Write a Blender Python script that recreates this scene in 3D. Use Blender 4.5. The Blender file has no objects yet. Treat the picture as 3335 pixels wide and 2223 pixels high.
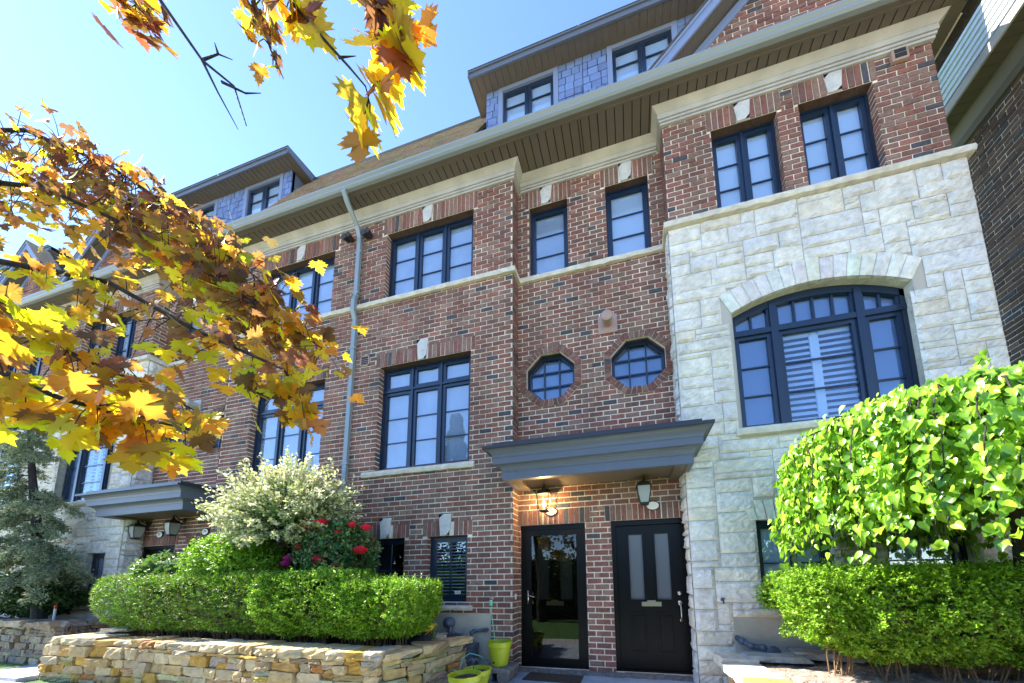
import bpy, math, random
import numpy as np
from mathutils import Vector, Matrix
R_ = random.Random(7)
PI = math.pi
C = bpy.context.scene.collection
S = bpy.context.scene

# ------------------------------------------------------------------ camera, sky, sun, exposure
cam_d = bpy.data.cameras.new('camera'); cam = bpy.data.objects.new('camera', cam_d); C.objects.link(cam)
_R = Vector((0.97042353, 0.24094249, -0.01499617)); _U = Vector((0.04586723, -0.1230348, 0.99134184)); _F = Vector((-0.23701132, 0.96270928, 0.13044723))
m = Matrix.Identity(4)
for i in range(3):
    m[i][0] = _R[i]; m[i][1] = _U[i]; m[i][2] = -_F[i]
m[2][3] = 1.2233
cam.matrix_world = m
cam_d.sensor_width = 36; cam_d.lens = 1079.2 / 3335 * 36
cam_d.shift_x = (1667.5 - 1790.8) / 3335; cam_d.shift_y = (1739.07 - 1111.5) / 3335
cam_d.clip_start = 0.05; cam_d.clip_end = 2000
S.camera = cam

SUN = Vector((-0.70, -0.006, 0.71)).normalized()
w = bpy.data.worlds.new('World'); S.world = w; w.use_nodes = True
nt = w.node_tree; bg = nt.nodes['Background']
sky = nt.nodes.new('ShaderNodeTexSky'); sky.sky_type = 'NISHITA'; sky.sun_disc = False
sky.sun_elevation = math.asin(SUN.z); sky.sun_rotation = math.atan2(SUN.x, SUN.y)
sky.air_density = 1.0; sky.dust_density = .2; sky.ozone_density = 2.6; sky.altitude = 2500
hs = nt.nodes.new('ShaderNodeHueSaturation'); hs.inputs['Saturation'].default_value = 1.06; hs.inputs['Hue'].default_value = .504; nt.links.new(sky.outputs[0], hs.inputs['Color']); nt.links.new(hs.outputs[0], bg.inputs[0]); bg.inputs[1].default_value = 0.15
sl = bpy.data.lights.new('sun', 'SUN'); sl.energy = 4.6; sl.angle = math.radians(0.5); sl.color = (1, 0.95, 0.86)
so = bpy.data.objects.new('sun', sl); C.objects.link(so)
so.rotation_euler = SUN.to_track_quat('Z', 'Y').to_euler()
S.view_settings.view_transform = 'Standard'; S.view_settings.look = 'None'
S.view_settings.exposure = 2.0; S.view_settings.gamma = 1
S.cycles.max_bounces = 6; S.cycles.transparent_max_bounces = 12; S.cycles.use_denoising = True

# ------------------------------------------------------------------ materials
def mat(name, col=(.5, .5, .5), rough=.6, spec=.5, attr=False, noise=0, nscale=8, bump=0, bscale=30, metal=0, coat=0, big=0):
    M = bpy.data.materials.new(name); M.use_nodes = True
    t = M.node_tree; N = t.nodes; L = t.links; b = N['Principled BSDF']
    b.inputs['Roughness'].default_value = rough; b.inputs['Specular IOR Level'].default_value = spec
    b.inputs['Metallic'].default_value = metal; b.inputs['Coat Weight'].default_value = coat
    src = None
    if attr:
        a = N.new('ShaderNodeAttribute'); a.attribute_name = 'col'; src = a.outputs['Color']
    g = N.new('ShaderNodeNewGeometry')
    if noise:
        n = N.new('ShaderNodeTexNoise'); n.inputs['Scale'].default_value = nscale; n.inputs['Detail'].default_value = 6
        L.new(g.outputs['Position'], n.inputs['Vector'])
        mr = N.new('ShaderNodeMapRange'); mr.inputs[1].default_value = .3; mr.inputs[2].default_value = .7
        mr.inputs[3].default_value = 1 - noise; mr.inputs[4].default_value = 1 + noise
        L.new(n.outputs['Fac'], mr.inputs[0])
        mx = N.new('ShaderNodeMix'); mx.data_type = 'RGBA'; mx.blend_type = 'MULTIPLY'; mx.inputs[0].default_value = 1
        if src: L.new(src, mx.inputs[6])
        else: mx.inputs[6].default_value = (*col, 1)
        L.new(mr.outputs[0], mx.inputs[7]); src = mx.outputs[2]
    if big:
        n3 = N.new('ShaderNodeTexNoise'); n3.inputs['Scale'].default_value = 1.3; n3.inputs['Detail'].default_value = 4
        vm = N.new('ShaderNodeVectorMath'); vm.operation = 'MULTIPLY'; vm.inputs[1].default_value = (2.2, 2.2, .55); L.new(g.outputs['Position'], vm.inputs[0]); L.new(vm.outputs[0], n3.inputs['Vector'])
        m3 = N.new('ShaderNodeMapRange'); m3.inputs[1].default_value = .35; m3.inputs[2].default_value = .65; m3.inputs[3].default_value = 1 - big; m3.inputs[4].default_value = 1 + big * .6
        L.new(n3.outputs['Fac'], m3.inputs[0]); x3 = N.new('ShaderNodeMix'); x3.data_type = 'RGBA'; x3.blend_type = 'MULTIPLY'; x3.inputs[0].default_value = 1
        L.new(src, x3.inputs[6]); L.new(m3.outputs[0], x3.inputs[7]); src = x3.outputs[2]
    if src: L.new(src, b.inputs['Base Color'])
    else: b.inputs['Base Color'].default_value = (*col, 1)
    if bump:
        n2 = N.new('ShaderNodeTexNoise'); n2.inputs['Scale'].default_value = bscale; n2.inputs['Detail'].default_value = 5
        L.new(g.outputs['Position'], n2.inputs['Vector'])
        bp = N.new('ShaderNodeBump'); bp.inputs['Strength'].default_value = bump; bp.inputs['Distance'].default_value = .02
        L.new(n2.outputs['Fac'], bp.inputs['Height']); L.new(bp.outputs[0], b.inputs['Normal'])
    return M

def leafmat(name, refl=1.0, trans=1.0, tf=.45, rough=.4, spec=.4, rt=(1, 1, 1), tt=(1, 1, 1)):
    M = bpy.data.materials.new(name); M.use_nodes = True
    t = M.node_tree; N = t.nodes; L = t.links; b = N['Principled BSDF']; out = N['Material Output']
    a = N.new('ShaderNodeAttribute'); a.attribute_name = 'col'
    def mul(c):
        mx = N.new('ShaderNodeMix'); mx.data_type = 'RGBA'; mx.blend_type = 'MULTIPLY'; mx.inputs[0].default_value = 1
        L.new(a.outputs['Color'], mx.inputs[6]); mx.inputs[7].default_value = (*c, 1); return mx.outputs[2]
    L.new(mul(tuple(refl * x for x in rt)), b.inputs['Base Color'])
    b.inputs['Roughness'].default_value = rough; b.inputs['Specular IOR Level'].default_value = spec
    tr = N.new('ShaderNodeBsdfTranslucent'); L.new(mul(tuple(trans * x for x in tt)), tr.inputs['Color'])
    ms = N.new('ShaderNodeMixShader'); ms.inputs[0].default_value = tf
    L.new(b.outputs[0], ms.inputs[1]); L.new(tr.outputs[0], ms.inputs[2]); L.new(ms.outputs[0], out.inputs['Surface'])
    return M

def glassmat(name, ior=2.6, tint=(.9, .95, 1)):
    M = bpy.data.materials.new(name); M.use_nodes = True
    t = M.node_tree; N = t.nodes; L = t.links; N.remove(N['Principled BSDF']); out = N['Material Output']
    f = N.new('ShaderNodeFresnel'); f.inputs[0].default_value = ior
    gl = N.new('ShaderNodeBsdfGlossy'); gl.inputs['Roughness'].default_value = .0; gl.inputs['Color'].default_value = (.92, .96, 1, 1)
    tr = N.new('ShaderNodeBsdfTransparent'); tr.inputs['Color'].default_value = (*tint, 1)
    g = N.new('ShaderNodeNewGeometry'); n = N.new('ShaderNodeTexNoise'); n.inputs['Scale'].default_value = 2.2
    L.new(g.outputs['Position'], n.inputs['Vector'])
    bp = N.new('ShaderNodeBump'); bp.inputs['Strength'].default_value = .04; bp.inputs['Distance'].default_value = .02
    L.new(n.outputs['Fac'], bp.inputs['Height']); L.new(bp.outputs[0], gl.inputs['Normal'])
    mm_ = N.new('ShaderNodeMath'); mm_.operation = 'MULTIPLY'; sb = N.new('ShaderNodeMath'); sb.operation = 'SUBTRACT'; sb.inputs[0].default_value = 1; L.new(g.outputs['Backfacing'], sb.inputs[1]); L.new(f.outputs[0], mm_.inputs[0]); L.new(sb.outputs[0], mm_.inputs[1])
    ms = N.new('ShaderNodeMixShader'); L.new(mm_.outputs[0], ms.inputs[0]); L.new(tr.outputs[0], ms.inputs[1]); L.new(gl.outputs[0], ms.inputs[2])
    L.new(ms.outputs[0], out.inputs['Surface'])
    return M

M = {}
M['brick'] = mat('brick_face', attr=True, rough=.8, spec=.25, noise=.25, nscale=26, bump=.5, bscale=70, big=.16)
M['mortar'] = mat('mortar', (.76, .68, .54), rough=.95, spec=.1, noise=.14, nscale=9, bump=.4, bscale=60, big=.22)
M['stone'] = mat('rockface_stone', attr=True, rough=.85, spec=.25, noise=.16, nscale=11, bump=1, bscale=28, big=.10)
M['joint'] = mat('stone_joint', (.47, .43, .36), rough=.95, spec=.1)
M['sill'] = mat('cut_stone', (.60, .55, .45), rough=.85, spec=.2, noise=.16, nscale=9, bump=.6, bscale=30)
M['key'] = mat('keystone_stone', (.54, .52, .49), rough=.85, spec=.2, noise=.12, nscale=10, bump=.8, bscale=30)
M['black'] = mat('navy_frame_paint', (.008, .020, .045), rough=.28, spec=.6)
M['door'] = mat('black_door_paint', (.0035, .0035, .0035), rough=.4, spec=.2, bump=.05, bscale=60)
M['glass'] = glassmat('window_glass')
M['dglass'] = glassmat('door_glass', 1.6, (.55, .55, .52))
M['blind'] = mat('sky_tinted_blind', (.48, .56, .68), rough=.6)  # blue of the reflected sky is painted into the blind colour
M['dim'] = mat('deep_sky_tinted_blind', (.13, .19, .32), rough=.7)  # deeper sky reflection painted into the backing of arched and octagonal panes
M['blindb'] = mat('grey_roller_blind', (.34, .39, .48), rough=.7, noise=.1, nscale=3)
M['dark'] = mat('dark_room', (.02, .022, .026), rough=.9)
M['cap'] = mat('taupe_frieze_paint', (.46, .44, .41), rough=.5, spec=.3, noise=.08, nscale=5, big=.12)
M['soffit'] = mat('brown_soffit_metal', (.125, .105, .08), rough=.45, spec=.4, noise=.06, nscale=4)
M['gutter'] = mat('grey_gutter_metal', (.22, .26, .27), rough=.28, spec=.6)
M['canopy'] = mat('grey_canopy_paint', (.105, .12, .155), rough=.45, spec=.4, noise=.05, nscale=5)
M['canopyroof'] = mat('black_flashing', (.02, .022, .03), rough=.35)
M['shake'] = mat('slate_blue_shakes', attr=True, rough=.7, spec=.3, noise=.1, nscale=15)
M['trimblue'] = mat('dormer_trim_paint', (.19, .24, .38), rough=.5)
M['shingle'] = mat('roof_shingles', attr=True, rough=.95, spec=.1, noise=.25, nscale=40, bump=.5, bscale=120)
M['flatroof'] = mat('roof_membrane', (.08, .08, .085), rough=.9)
M['siding'] = mat('pale_metal_siding', (.62, .68, .70), rough=.35, spec=.5)
M['conc'] = mat('parged_concrete', (.46, .42, .34), rough=.9, noise=.18, nscale=3, bump=.3, bscale=25)
M['roughconc'] = mat('rough_concrete', (.22, .20, .18), rough=.95, noise=.35, nscale=20, bump=1, bscale=60)
M['slate'] = mat('slate_slab', (.38, .43, .48), rough=.6, noise=.2, nscale=5, bump=.3, bscale=30)
M['field'] = mat('fieldstone', attr=True, rough=.85, spec=.2, noise=.22, nscale=9, bump=.9, bscale=20)
M['soil'] = mat('dark_soil', (.05, .035, .025), rough=1, noise=.5, nscale=30, bump=1, bscale=70)
M['mulch'] = mat('pale_mulch', (.33, .25, .19), rough=1, noise=.45, nscale=28, bump=1, bscale=60)
M['brass'] = mat('satin_nickel', (.62, .56, .45), rough=.3, metal=1)
M['iron'] = mat('bronze_lantern_metal', (.03, .025, .02), rough=.45, spec=.5)
M['cream'] = mat('cream_enamel', (.78, .76, .66), rough=.35)
M['bk'] = mat('black_ink', (.01, .01, .01), rough=.5)
M['white'] = mat('white_plastic', (.75, .75, .74), rough=.4)
M['lime'] = mat('lime_green_plastic', (.42, .48, .02), rough=.35, spec=.5)
M['pipe'] = mat('blue_grey_pipe_paint', (.06, .08, .12), rough=.35)
M['cord'] = mat('mint_green_cord', (.2, .62, .48), rough=.4)
M['mat'] = mat('brown_doormat_coir', (.10, .07, .045), rough=1, noise=.35, nscale=60, bump=1, bscale=200)
M['vent'] = mat('rosy_beige_vent', (.38, .25, .20), rough=.45)
M['bark'] = mat('dark_bark', (.035, .026, .022), rough=.9, noise=.3, nscale=20, bump=.8, bscale=60)
M['twig'] = mat('tan_twig', (.22, .14, .07), rough=.9)
M['tarp'] = mat('black_landscape_cloth', (.025, .028, .045), rough=.7, bump=.6, bscale=15)
M['cloth'] = mat('pale_grey_cloth', (.45, .47, .50), rough=.9)
M['petal'] = mat('crimson_petals', attr=True, rough=.6)
M['maple'] = leafmat('maple_leaf', refl=.38, trans=1.6, tf=.62, rt=(1, .75, .9), tt=(1, 1, .6))
M['heart'] = leafmat('heart_leaf', refl=1, trans=1.4, tf=.4, rough=.32, spec=.6)
M['box'] = leafmat('box_leaf', refl=1, trans=1.2, tf=.35, rough=.45)
M['willow'] = leafmat('willow_leaf', refl=1, trans=.9, tf=.35, rough=.5)
M['rose'] = leafmat('rose_leaf', refl=1, trans=1, tf=.25, rough=.35, spec=.5)
M['conif'] = leafmat('conifer_needles', refl=1, trans=.7, tf=.2, rough=.7)

# ------------------------------------------------------------------ helpers
UNIT = (1, 0.0)            # x -> s*x + o while a mirrored house is being built
class MB:
    def __init__(s): s.v = []; s.f = []; s.c = []; s.m = []
    def face(s, pts, col=(.5, .5, .5), mi=0):
        i = len(s.v); s.v.extend(tuple(p) for p in pts); s.f.append(tuple(range(i, i + len(pts)))); s.c.append(col); s.m.append(mi)
    def mesh(s, vs, fs, col=(.5, .5, .5), mi=0):
        i = len(s.v); s.v.extend(tuple(p) for p in vs)
        for f in fs: s.f.append(tuple(i + k for k in f)); s.c.append(col); s.m.append(mi)
    def box(s, x0, x1, y0, y1, z0, z1, col=(.5, .5, .5), mi=0):
        x0, x1 = min(x0, x1), max(x0, x1)
        y0, y1 = min(y0, y1), max(y0, y1); z0, z1 = min(z0, z1), max(z0, z1)
        s.mesh([(x0, y0, z0), (x1, y0, z0), (x1, y1, z0), (x0, y1, z0), (x0, y0, z1), (x1, y0, z1), (x1, y1, z1), (x0, y1, z1)],
               [(0, 3, 2, 1), (4, 5, 6, 7), (0, 1, 5, 4), (1, 2, 6, 5), (2, 3, 7, 6), (3, 0, 4, 7)], col, mi)
    def prism(s, pts, off, col=(.5, .5, .5), mi=0):     # polygon swept by a vector
        n = len(pts); P = [Vector(p) for p in pts]; Q = [p + Vector(off) for p in P]
        s.mesh(P + Q, [tuple(range(n))[::-1], tuple(range(n, 2 * n))] + [(i, (i + 1) % n, n + (i + 1) % n, n + i) for i in range(n)], col, mi)
    def tube(s, pts, r, n=8, col=(.5, .5, .5), mi=0):
        P = [Vector(p) for p in pts]; k = len(P)
        rr = r if isinstance(r, (list, tuple)) else [r] * k
        vs = []; up = None
        for i, p in enumerate(P):
            d = (P[min(i + 1, k - 1)] - P[max(i - 1, 0)]).normalized()
            a = d.orthogonal().normalized() if up is None else (up - d * up.dot(d)).normalized()
            up = a; b = d.cross(a)
            for j in range(n):
                t = 2 * PI * j / n; vs.append(p + (a * math.cos(t) + b * math.sin(t)) * rr[i])
        fs = [(i * n + j, i * n + (j + 1) % n, (i + 1) * n + (j + 1) % n, (i + 1) * n + j) for i in range(k - 1) for j in range(n)]
        fs += [tuple(range(n))[::-1], tuple(range((k - 1) * n, k * n))]
        s.mesh(vs, fs, col, mi)
    def lathe(s, c, prof, n=20, axis='z', col=(.5, .5, .5), mi=0, sy=1):
        vs = []
        for (r, h) in prof:
            for j in range(n):
                t = 2 * PI * j / n; a, b = r * math.cos(t), r * math.sin(t) * sy
                vs.append((c[0] + a, c[1] + b, c[2] + h) if axis == 'z' else ((c[0] + a, c[1] + h, c[2] + b) if axis == 'y' else (c[0] + h, c[1] + a, c[2] + b)))
        k = len(prof)
        fs = [(i * n + j, i * n + (j + 1) % n, (i + 1) * n + (j + 1) % n, (i + 1) * n + j) for i in range(k - 1) for j in range(n)]
        if prof[0][0] > 1e-4: fs.append(tuple(range(n))[::-1])
        if prof[-1][0] > 1e-4: fs.append(tuple(range((k - 1) * n, k * n)))
        s.mesh(vs, fs, col, mi)
    def build(s, name, mats, parent=None, label=None, smooth=False, bevel=0):
        if not isinstance(mats, (list, tuple)): mats = [mats]
        base = Vector((0, 0, 0)); q = parent
        while q: base += q.location; q = q.parent
        V = np.array(s.v, dtype=float).reshape(-1, 3).copy()
        sg, o = UNIT; V[:, 0] = V[:, 0] * sg + o; V -= np.array(base)
        F = [f[::-1] for f in s.f] if sg < 0 else s.f
        me = bpy.data.meshes.new(name); me.from_pydata(V.tolist(), [], F)
        for k in mats: me.materials.append(M[k])
        me.polygons.foreach_set('material_index', s.m)
        a = me.attributes.new('col', 'FLOAT_COLOR', 'FACE')
        cc = np.ones((len(F), 4)); cc[:, :3] = np.array(s.c)
        a.data.foreach_set('color', cc.ravel())
        if smooth: me.polygons.foreach_set('use_smooth', [True] * len(F))
        me.update()
        ob = bpy.data.objects.new(name, me); C.objects.link(ob)
        if parent: ob.parent = parent
        if label: ob['label'] = label
        if bevel:
            bv = ob.modifiers.new('bevel', 'BEVEL'); bv.width = bevel; bv.segments = 2; bv.limit_method = 'ANGLE'
        return ob

def thing(name, label, cat, loc=(0, 0, 0), group=None):
    o = bpy.data.objects.new(name, None); C.objects.link(o); o.empty_display_size = .2
    sg, of = UNIT; o.location = (loc[0] * sg + of, loc[1], loc[2]); o['label'] = label; o['category'] = cat
    if group: o['group'] = group
    return o
def tag(o, label, cat, group=None):
    o['label'] = label; o['category'] = cat
    if group: o['group'] = group
    return o
def struct(o, label=None, cat=None):
    o['kind'] = 'structure'
    if label: o['label'] = label; o['category'] = cat
    return o

# ------------------------------------------------------------------ brick and stone surfaces
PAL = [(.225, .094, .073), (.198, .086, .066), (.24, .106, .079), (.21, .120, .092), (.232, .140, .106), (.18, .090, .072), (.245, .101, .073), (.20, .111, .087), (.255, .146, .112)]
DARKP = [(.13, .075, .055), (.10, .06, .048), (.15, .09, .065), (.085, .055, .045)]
def bcol(r, pal=PAL, dark=.05):
    if r.random() < dark: c = (.075, .07, .078)
    else: c = r.choice(pal)
    k = r.uniform(.82, 1.18); return tuple(x * k for x in c)
CH, BW, MJ = .0805, .212, .0165
def bricks(mb, org, ud, nd, u0, u1, z0, z1, cuts=None, seed=1, pal=PAL, th=.008, dark=.055, mi=0, ch=CH, ph=0.0):
    """bricks laid on a wall: org+ud*u, normal nd; cuts(z0,z1)->list of (a,b) intervals left out"""
    r = random.Random(seed); org = Vector(org); ud = Vector(ud); nd = Vector(nd)
    k0 = math.floor(z0 / ch + 1e-6)
    k = k0
    while k * ch < z1 - .01:
        a = max(k * ch, z0) + MJ * .5; b = min((k + 1) * ch, z1) - MJ * .5
        if b - a < .012: k += 1; continue
        iv = [(u0, u1)]
        for (p, q) in (cuts(a, b) if cuts else []):
            nv = []
            for (s, e) in iv:
                if q <= s or p >= e: nv.append((s, e))
                else:
                    if p > s: nv.append((s, p))
                    if q < e: nv.append((q, e))
            iv = nv
        off = (BW / 2 if k % 2 else 0) + ph
        j = math.floor((u0 - off) / BW)
        while j * BW + off < u1:
            s0 = j * BW + off; e0 = s0 + BW
            for (s, e) in iv:
                s1 = max(s0, s) + (MJ * .5 if s0 > s + 1e-5 else 0); e1 = min(e0, e) - (MJ * .5 if e0 < e - 1e-5 else 0)
                if e1 - s1 < .02: continue
                c = bcol(r, pal, dark); t = th * r.uniform(.6, 1.35); J = .0022
                pts = [(s1, a), (e1, a), (e1, b), (s1, b)]
                fr = [org + ud * (u + r.uniform(-J, J)) + Vector((0, 0, z + r.uniform(-J, J))) + nd * (t + r.uniform(-.001, .001)) for (u, z) in pts]
                bk = [org + ud * u + Vector((0, 0, z)) - nd * .002 for (u, z) in pts]
                mb.mesh(fr + bk, [(0, 1, 2, 3), (0, 4, 5, 1), (1, 5, 6, 2), (2, 6, 7, 3), (3, 7, 4, 0)], c, mi)
            j += 1
        k += 1

def sheet(mb, org, ud, u0, u1, z0, z1, rects, mi=1, col=(.5, .5, .5)):
    """flat wall with rectangular holes"""
    org = Vector(org); ud = Vector(ud)
    us = sorted({u0, u1} | {min(max(a, u0), u1) for r in rects for a in r[:2]}); zs = sorted({z0, z1} | {min(max(a, z0), z1) for r in rects for a in r[2:]})
    for i in range(len(us) - 1):
        for j in range(len(zs) - 1):
            um, zm = (us[i] + us[i + 1]) / 2, (zs[j] + zs[j + 1]) / 2
            if any(a < um < b and c < zm < d for a, b, c, d in rects): continue
            mb.face([org + ud * us[i] + Vector((0, 0, zs[j])), org + ud * us[i + 1] + Vector((0, 0, zs[j])), org + ud * us[i + 1] + Vector((0, 0, zs[j + 1])), org + ud * us[i] + Vector((0, 0, zs[j + 1]))], col, mi)

def reveal(mb, poly, y0, y1, mi=1, col=(.5, .5, .5)):
    n = len(poly)
    for i in range(n):
        a, b = poly[i], poly[(i + 1) % n]
        mb.face([(a[0], y0, a[1]), (b[0], y0, b[1]), (b[0], y1, b[1]), (a[0], y1, a[1])], col, mi)
def jambs(mb, x0, x1, z0, z1, y, d, seed, pal=PAL):
    """bricks on the two side reveals and mortar behind"""
    reveal(mb, [(x0, z0), (x1, z0), (x1, z1), (x0, z1)], y, y + d)
    mb.box(x0 - .01, x1 + .01, y + .002, y + d - .003, z1 - .004, z1 + .02, (.09, .055, .045), 0)
    bricks(mb, (x0, y, 0), (0, 1, 0), (1, 0, 0), .0, d, z0, z1, None, seed, pal, .004)
    bricks(mb, (x1, y, 0), (0, 1, 0), (-1, 0, 0), .0, d, z0, z1, None, seed + 1, pal, .004)

def soldier(x0, x1, z0, z1, y, parent, seed, key=None, pal=PAL):
    """upright brick lintel, keystone in its middle"""
    r = random.Random(seed); mb = MB()
    mb.box(x0, x1, y - .004, y + .03, z0, z1, mi=1)
    n = max(2, round((x1 - x0) / .078)); p = (x1 - x0) / n
    for i in range(n):
        a, b = x0 + i * p + MJ * .42, x0 + (i + 1) * p - MJ * .42
        if key and not (b < key[0] or a > key[1]):
            if a < key[0] - .02: b = key[0]
            elif b > key[1] + .02: a = key[1]
            else: continue
        c = bcol(r, pal, .05); t = r.uniform(.006, .012); J = .003
        fr = [(u + r.uniform(-J, J), y - .004 - t, z) for u, z in ((a, z0 + .003), (b, z0 + .003), (b, z1 - .005), (a, z1 - .005))]
        bk = [(u, y, z) for u, z in ((a, z0 + .003), (b, z0 + .003), (b, z1 - .005), (a, z1 - .005))]
        mb.mesh(fr + bk, [(0, 1, 2, 3), (0, 4, 5, 1), (1, 5, 6, 2), (2, 6, 7, 3), (3, 7, 4, 0)], c, 0)
    o = mb.build('lintel', ['brick', 'mortar'], parent)
    return o
def keystone(xc, z0, z1, y, parent, w0=.155, w1=.215, seed=0):
    r = random.Random(seed + 5); mb = MB(); n = 5
    fr = []; 
    for j in range(n + 1):
        z = z0 + (z1 - z0) * j / n; hw = (w0 + (w1 - w0) * j / n) / 2
        for i in range(4):
            e = i in (0, 3) or j in (0, n)
            fr.append((xc - hw + 2 * hw * i / 3, y - (.024 if e else r.uniform(.028, .036)), z))
    fs = [(j * 4 + i, j * 4 + i + 1, (j + 1) * 4 + i + 1, (j + 1) * 4 + i) for j in range(n) for i in range(3)]
    mb.mesh(fr, fs)
    mb.prism([(xc - w0 / 2, y - .024, z0), (xc + w0 / 2, y - .024, z0), (xc + w1 / 2, y - .024, z1), (xc - w1 / 2, y - .024, z1)], (0, .06, 0))
    return mb.build('keystone', 'key', parent)

SPAL = [(.68, .64, .57), (.70, .66, .59), (.66, .63, .57), (.69, .65, .56), (.71, .67, .60), (.66, .63, .58), (.68, .61, .50), (.65, .62, .58), (.69, .65, .59)]
def ashlar(mb, org, ud, nd, u0, u1, z0, z1, blocked, seed=3, th=.024, cell=.085):
    r = random.Random(seed); org = Vector(org); ud = Vector(ud); nd = Vector(nd)
    nu = max(1, round((u1 - u0) / cell)); nz = max(1, round((z1 - z0) / cell)); cu = (u1 - u0) / nu; cz = (z1 - z0) / nz
    occ = [[blocked(u0 + (i + .5) * cu, z0 + (j + .5) * cz) for j in range(nz)] for i in range(nu)]
    for j in range(nz):
        for i in range(nu):
            if occ[i][j]: continue
            w = r.choice((3, 4, 5, 6, 7, 8)); h = r.choice((1, 2, 2, 3, 3, 2))
            if w <= 3 and h == 1: w = 4
            ww = 1
            while ww < w and i + ww < nu and not occ[i + ww][j]: ww += 1
            if i + ww < nu and not occ[i + ww][j] and (i + ww + 1 >= nu or occ[i + ww + 1][j]): ww += 1
            hh = 1
            while hh < h and j + hh < nz and all(not occ[k][j + hh] for k in range(i, i + ww)): hh += 1
            for k in range(i, i + ww):
                for l in range(j, j + hh): occ[k][l] = True
            a, b = u0 + i * cu, u0 + (i + ww) * cu; c, d = z0 + j * cz, z0 + (j + hh) * cz
            g = .003
            a += g; b -= g; c += g; d -= g
            col = r.choice(SPAL); kk = r.uniform(.94, 1.05); col = tuple(x * kk for x in col)
            na, nb = max(3, ww * 2), max(3, hh * 3); P = []
            tx, tz = r.uniform(-.014, .014), r.uniform(-.012, .012); th2 = th * r.uniform(.8, 1.5)
            for q in range(nb + 1):
                for p in range(na + 1):
                    fu, fz = p / na, q / nb
                    e = min(fu * (b - a), (1 - fu) * (b - a), fz * (d - c), (1 - fz) * (d - c))
                    if p in (0, na) or q in (0, nb): t = .004 + r.uniform(0, .004)
                    else: t = min(1, e / .02) * (th2 + tx * (fu - .5) * 2 + tz * (fz - .5) * 2) + r.uniform(-.008, .009)
                    P.append(org + ud * (a + (b - a) * fu) + Vector((0, 0, c + (d - c) * fz)) + nd * t)
            fs = [(q * (na + 1) + p, q * (na + 1) + p + 1, (q + 1) * (na + 1) + p + 1, (q + 1) * (na + 1) + p) for q in range(nb) for p in range(na)]
            mb.mesh(P, fs, col, 0)

# ------------------------------------------------------------------ windows
def bar(mb, x0, x1, z0, z1, y, d): mb.box(x0, x1, y, y + d, z0, z1)
def window(x0, x1, z0, z1, y, parent, cols=1, rows=3, transom=None, label=None, blind='plain', muntins=0, sash=.055, fr=.035, cw=None, name='window', slat=.06, back='blind'):
    """y = front of the frame. cols sashes side by side, rows of panes in each"""
    mb = MB(); D = .07
    bar(mb, x0, x0 + fr, z0, z1, y, D); bar(mb, x1 - fr, x1, z0, z1, y, D)
    bar(mb, x0 + fr, x1 - fr, z0, z0 + fr, y, D); bar(mb, x0 + fr, x1 - fr, z1 - fr, z1, y, D)
    a, b, c, d = x0 + fr, x1 - fr, z0 + fr, z1 - fr
    if cw is None: cw = [(b - a) / cols] * cols
    bands = [(c, d, rows)] if not transom else [(c, transom - fr / 2, rows), (transom + fr / 2, d, 1)]
    if transom: bar(mb, a, b, transom - fr / 2, transom + fr / 2, y - .006, D)
    x = a
    for i in range(cols):
        xa, xb = x, x + cw[i]; x = xb
        if i: bar(mb, xa - .018, xa + .018, c, d, y - .010, D)
        xa += .018 if i else 0; xb -= .018 if i < cols - 1 else 0
        for (p, q, rw) in bands:
            s = sash; yy = y + .014; dd = .045
            for (u, v, ww, zz) in ((xa, xa + s, p, q), (xb - s, xb, p, q), (xa + s, xb - s, p, p + s), (xa + s, xb - s, q - s, q)): bar(mb, u, v, ww, zz, yy, dd)
            for k in range(1, rw):
                zz = p + s + (q - p - 2 * s) * k / rw; bar(mb, xa + s, xb - s, zz - .009, zz + .009, y + .03, .02)
            for k in range(muntins):
                xx = xa + s + (xb - xa - 2 * s) * (k + 1) / (muntins + 1); bar(mb, xx - .009, xx + .009, p + s, q - s, y + .0285, .02)
    o = mb.build(name, 'black', parent, label)
    g = MB(); g.box(a, b, y + .038, y + .044, c, d); g.build('glass', 'glass', o)
    bl = MB()
    if blind == 'plain': bl.box(a - .02, b + .02, y + .07, y + .08, c - .02, d + .02); bl.build('blind', 'blind', o)
    elif blind == 'slats':
        z = c + .02
        xs = [a + (b - a) * i / cols for i in range(cols + 1)]
        while z < d:
            for i in range(cols): bl.face([(xs[i] + .02, y + .074, z), (xs[i + 1] - .02, y + .074, z), (xs[i + 1] - .02, y + .062, z + slat), (xs[i] + .02, y + .062, z + slat)])
            z += slat
        bl.box(a - .02, b + .02, y + .2, y + .21, c - .02, d + .02, mi=1)
        bl.build('blind', [('blind', 'blindb', 'blind')[int(abs(x0 * 7 + z0)) % 3], 'dark'], o)
    elif blind == 'open':
        z = c + .02
        while z < d - .02:
            bl.box(a + .02, b - .02, y + .07, y + .095, z, z + .009); z += slat
        bl.box(a - .9, b + .9, y + .3, y + .31, c - .4, d + .9, mi=1)
        bl.build('blind', ['blind', 'dark'], o)
    else:
        bl.box(a - .9, b + .9, y + .3, y + .31, c - .4, d + .9); bl.build('dark_interior', 'dark', o)
    return o

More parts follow.
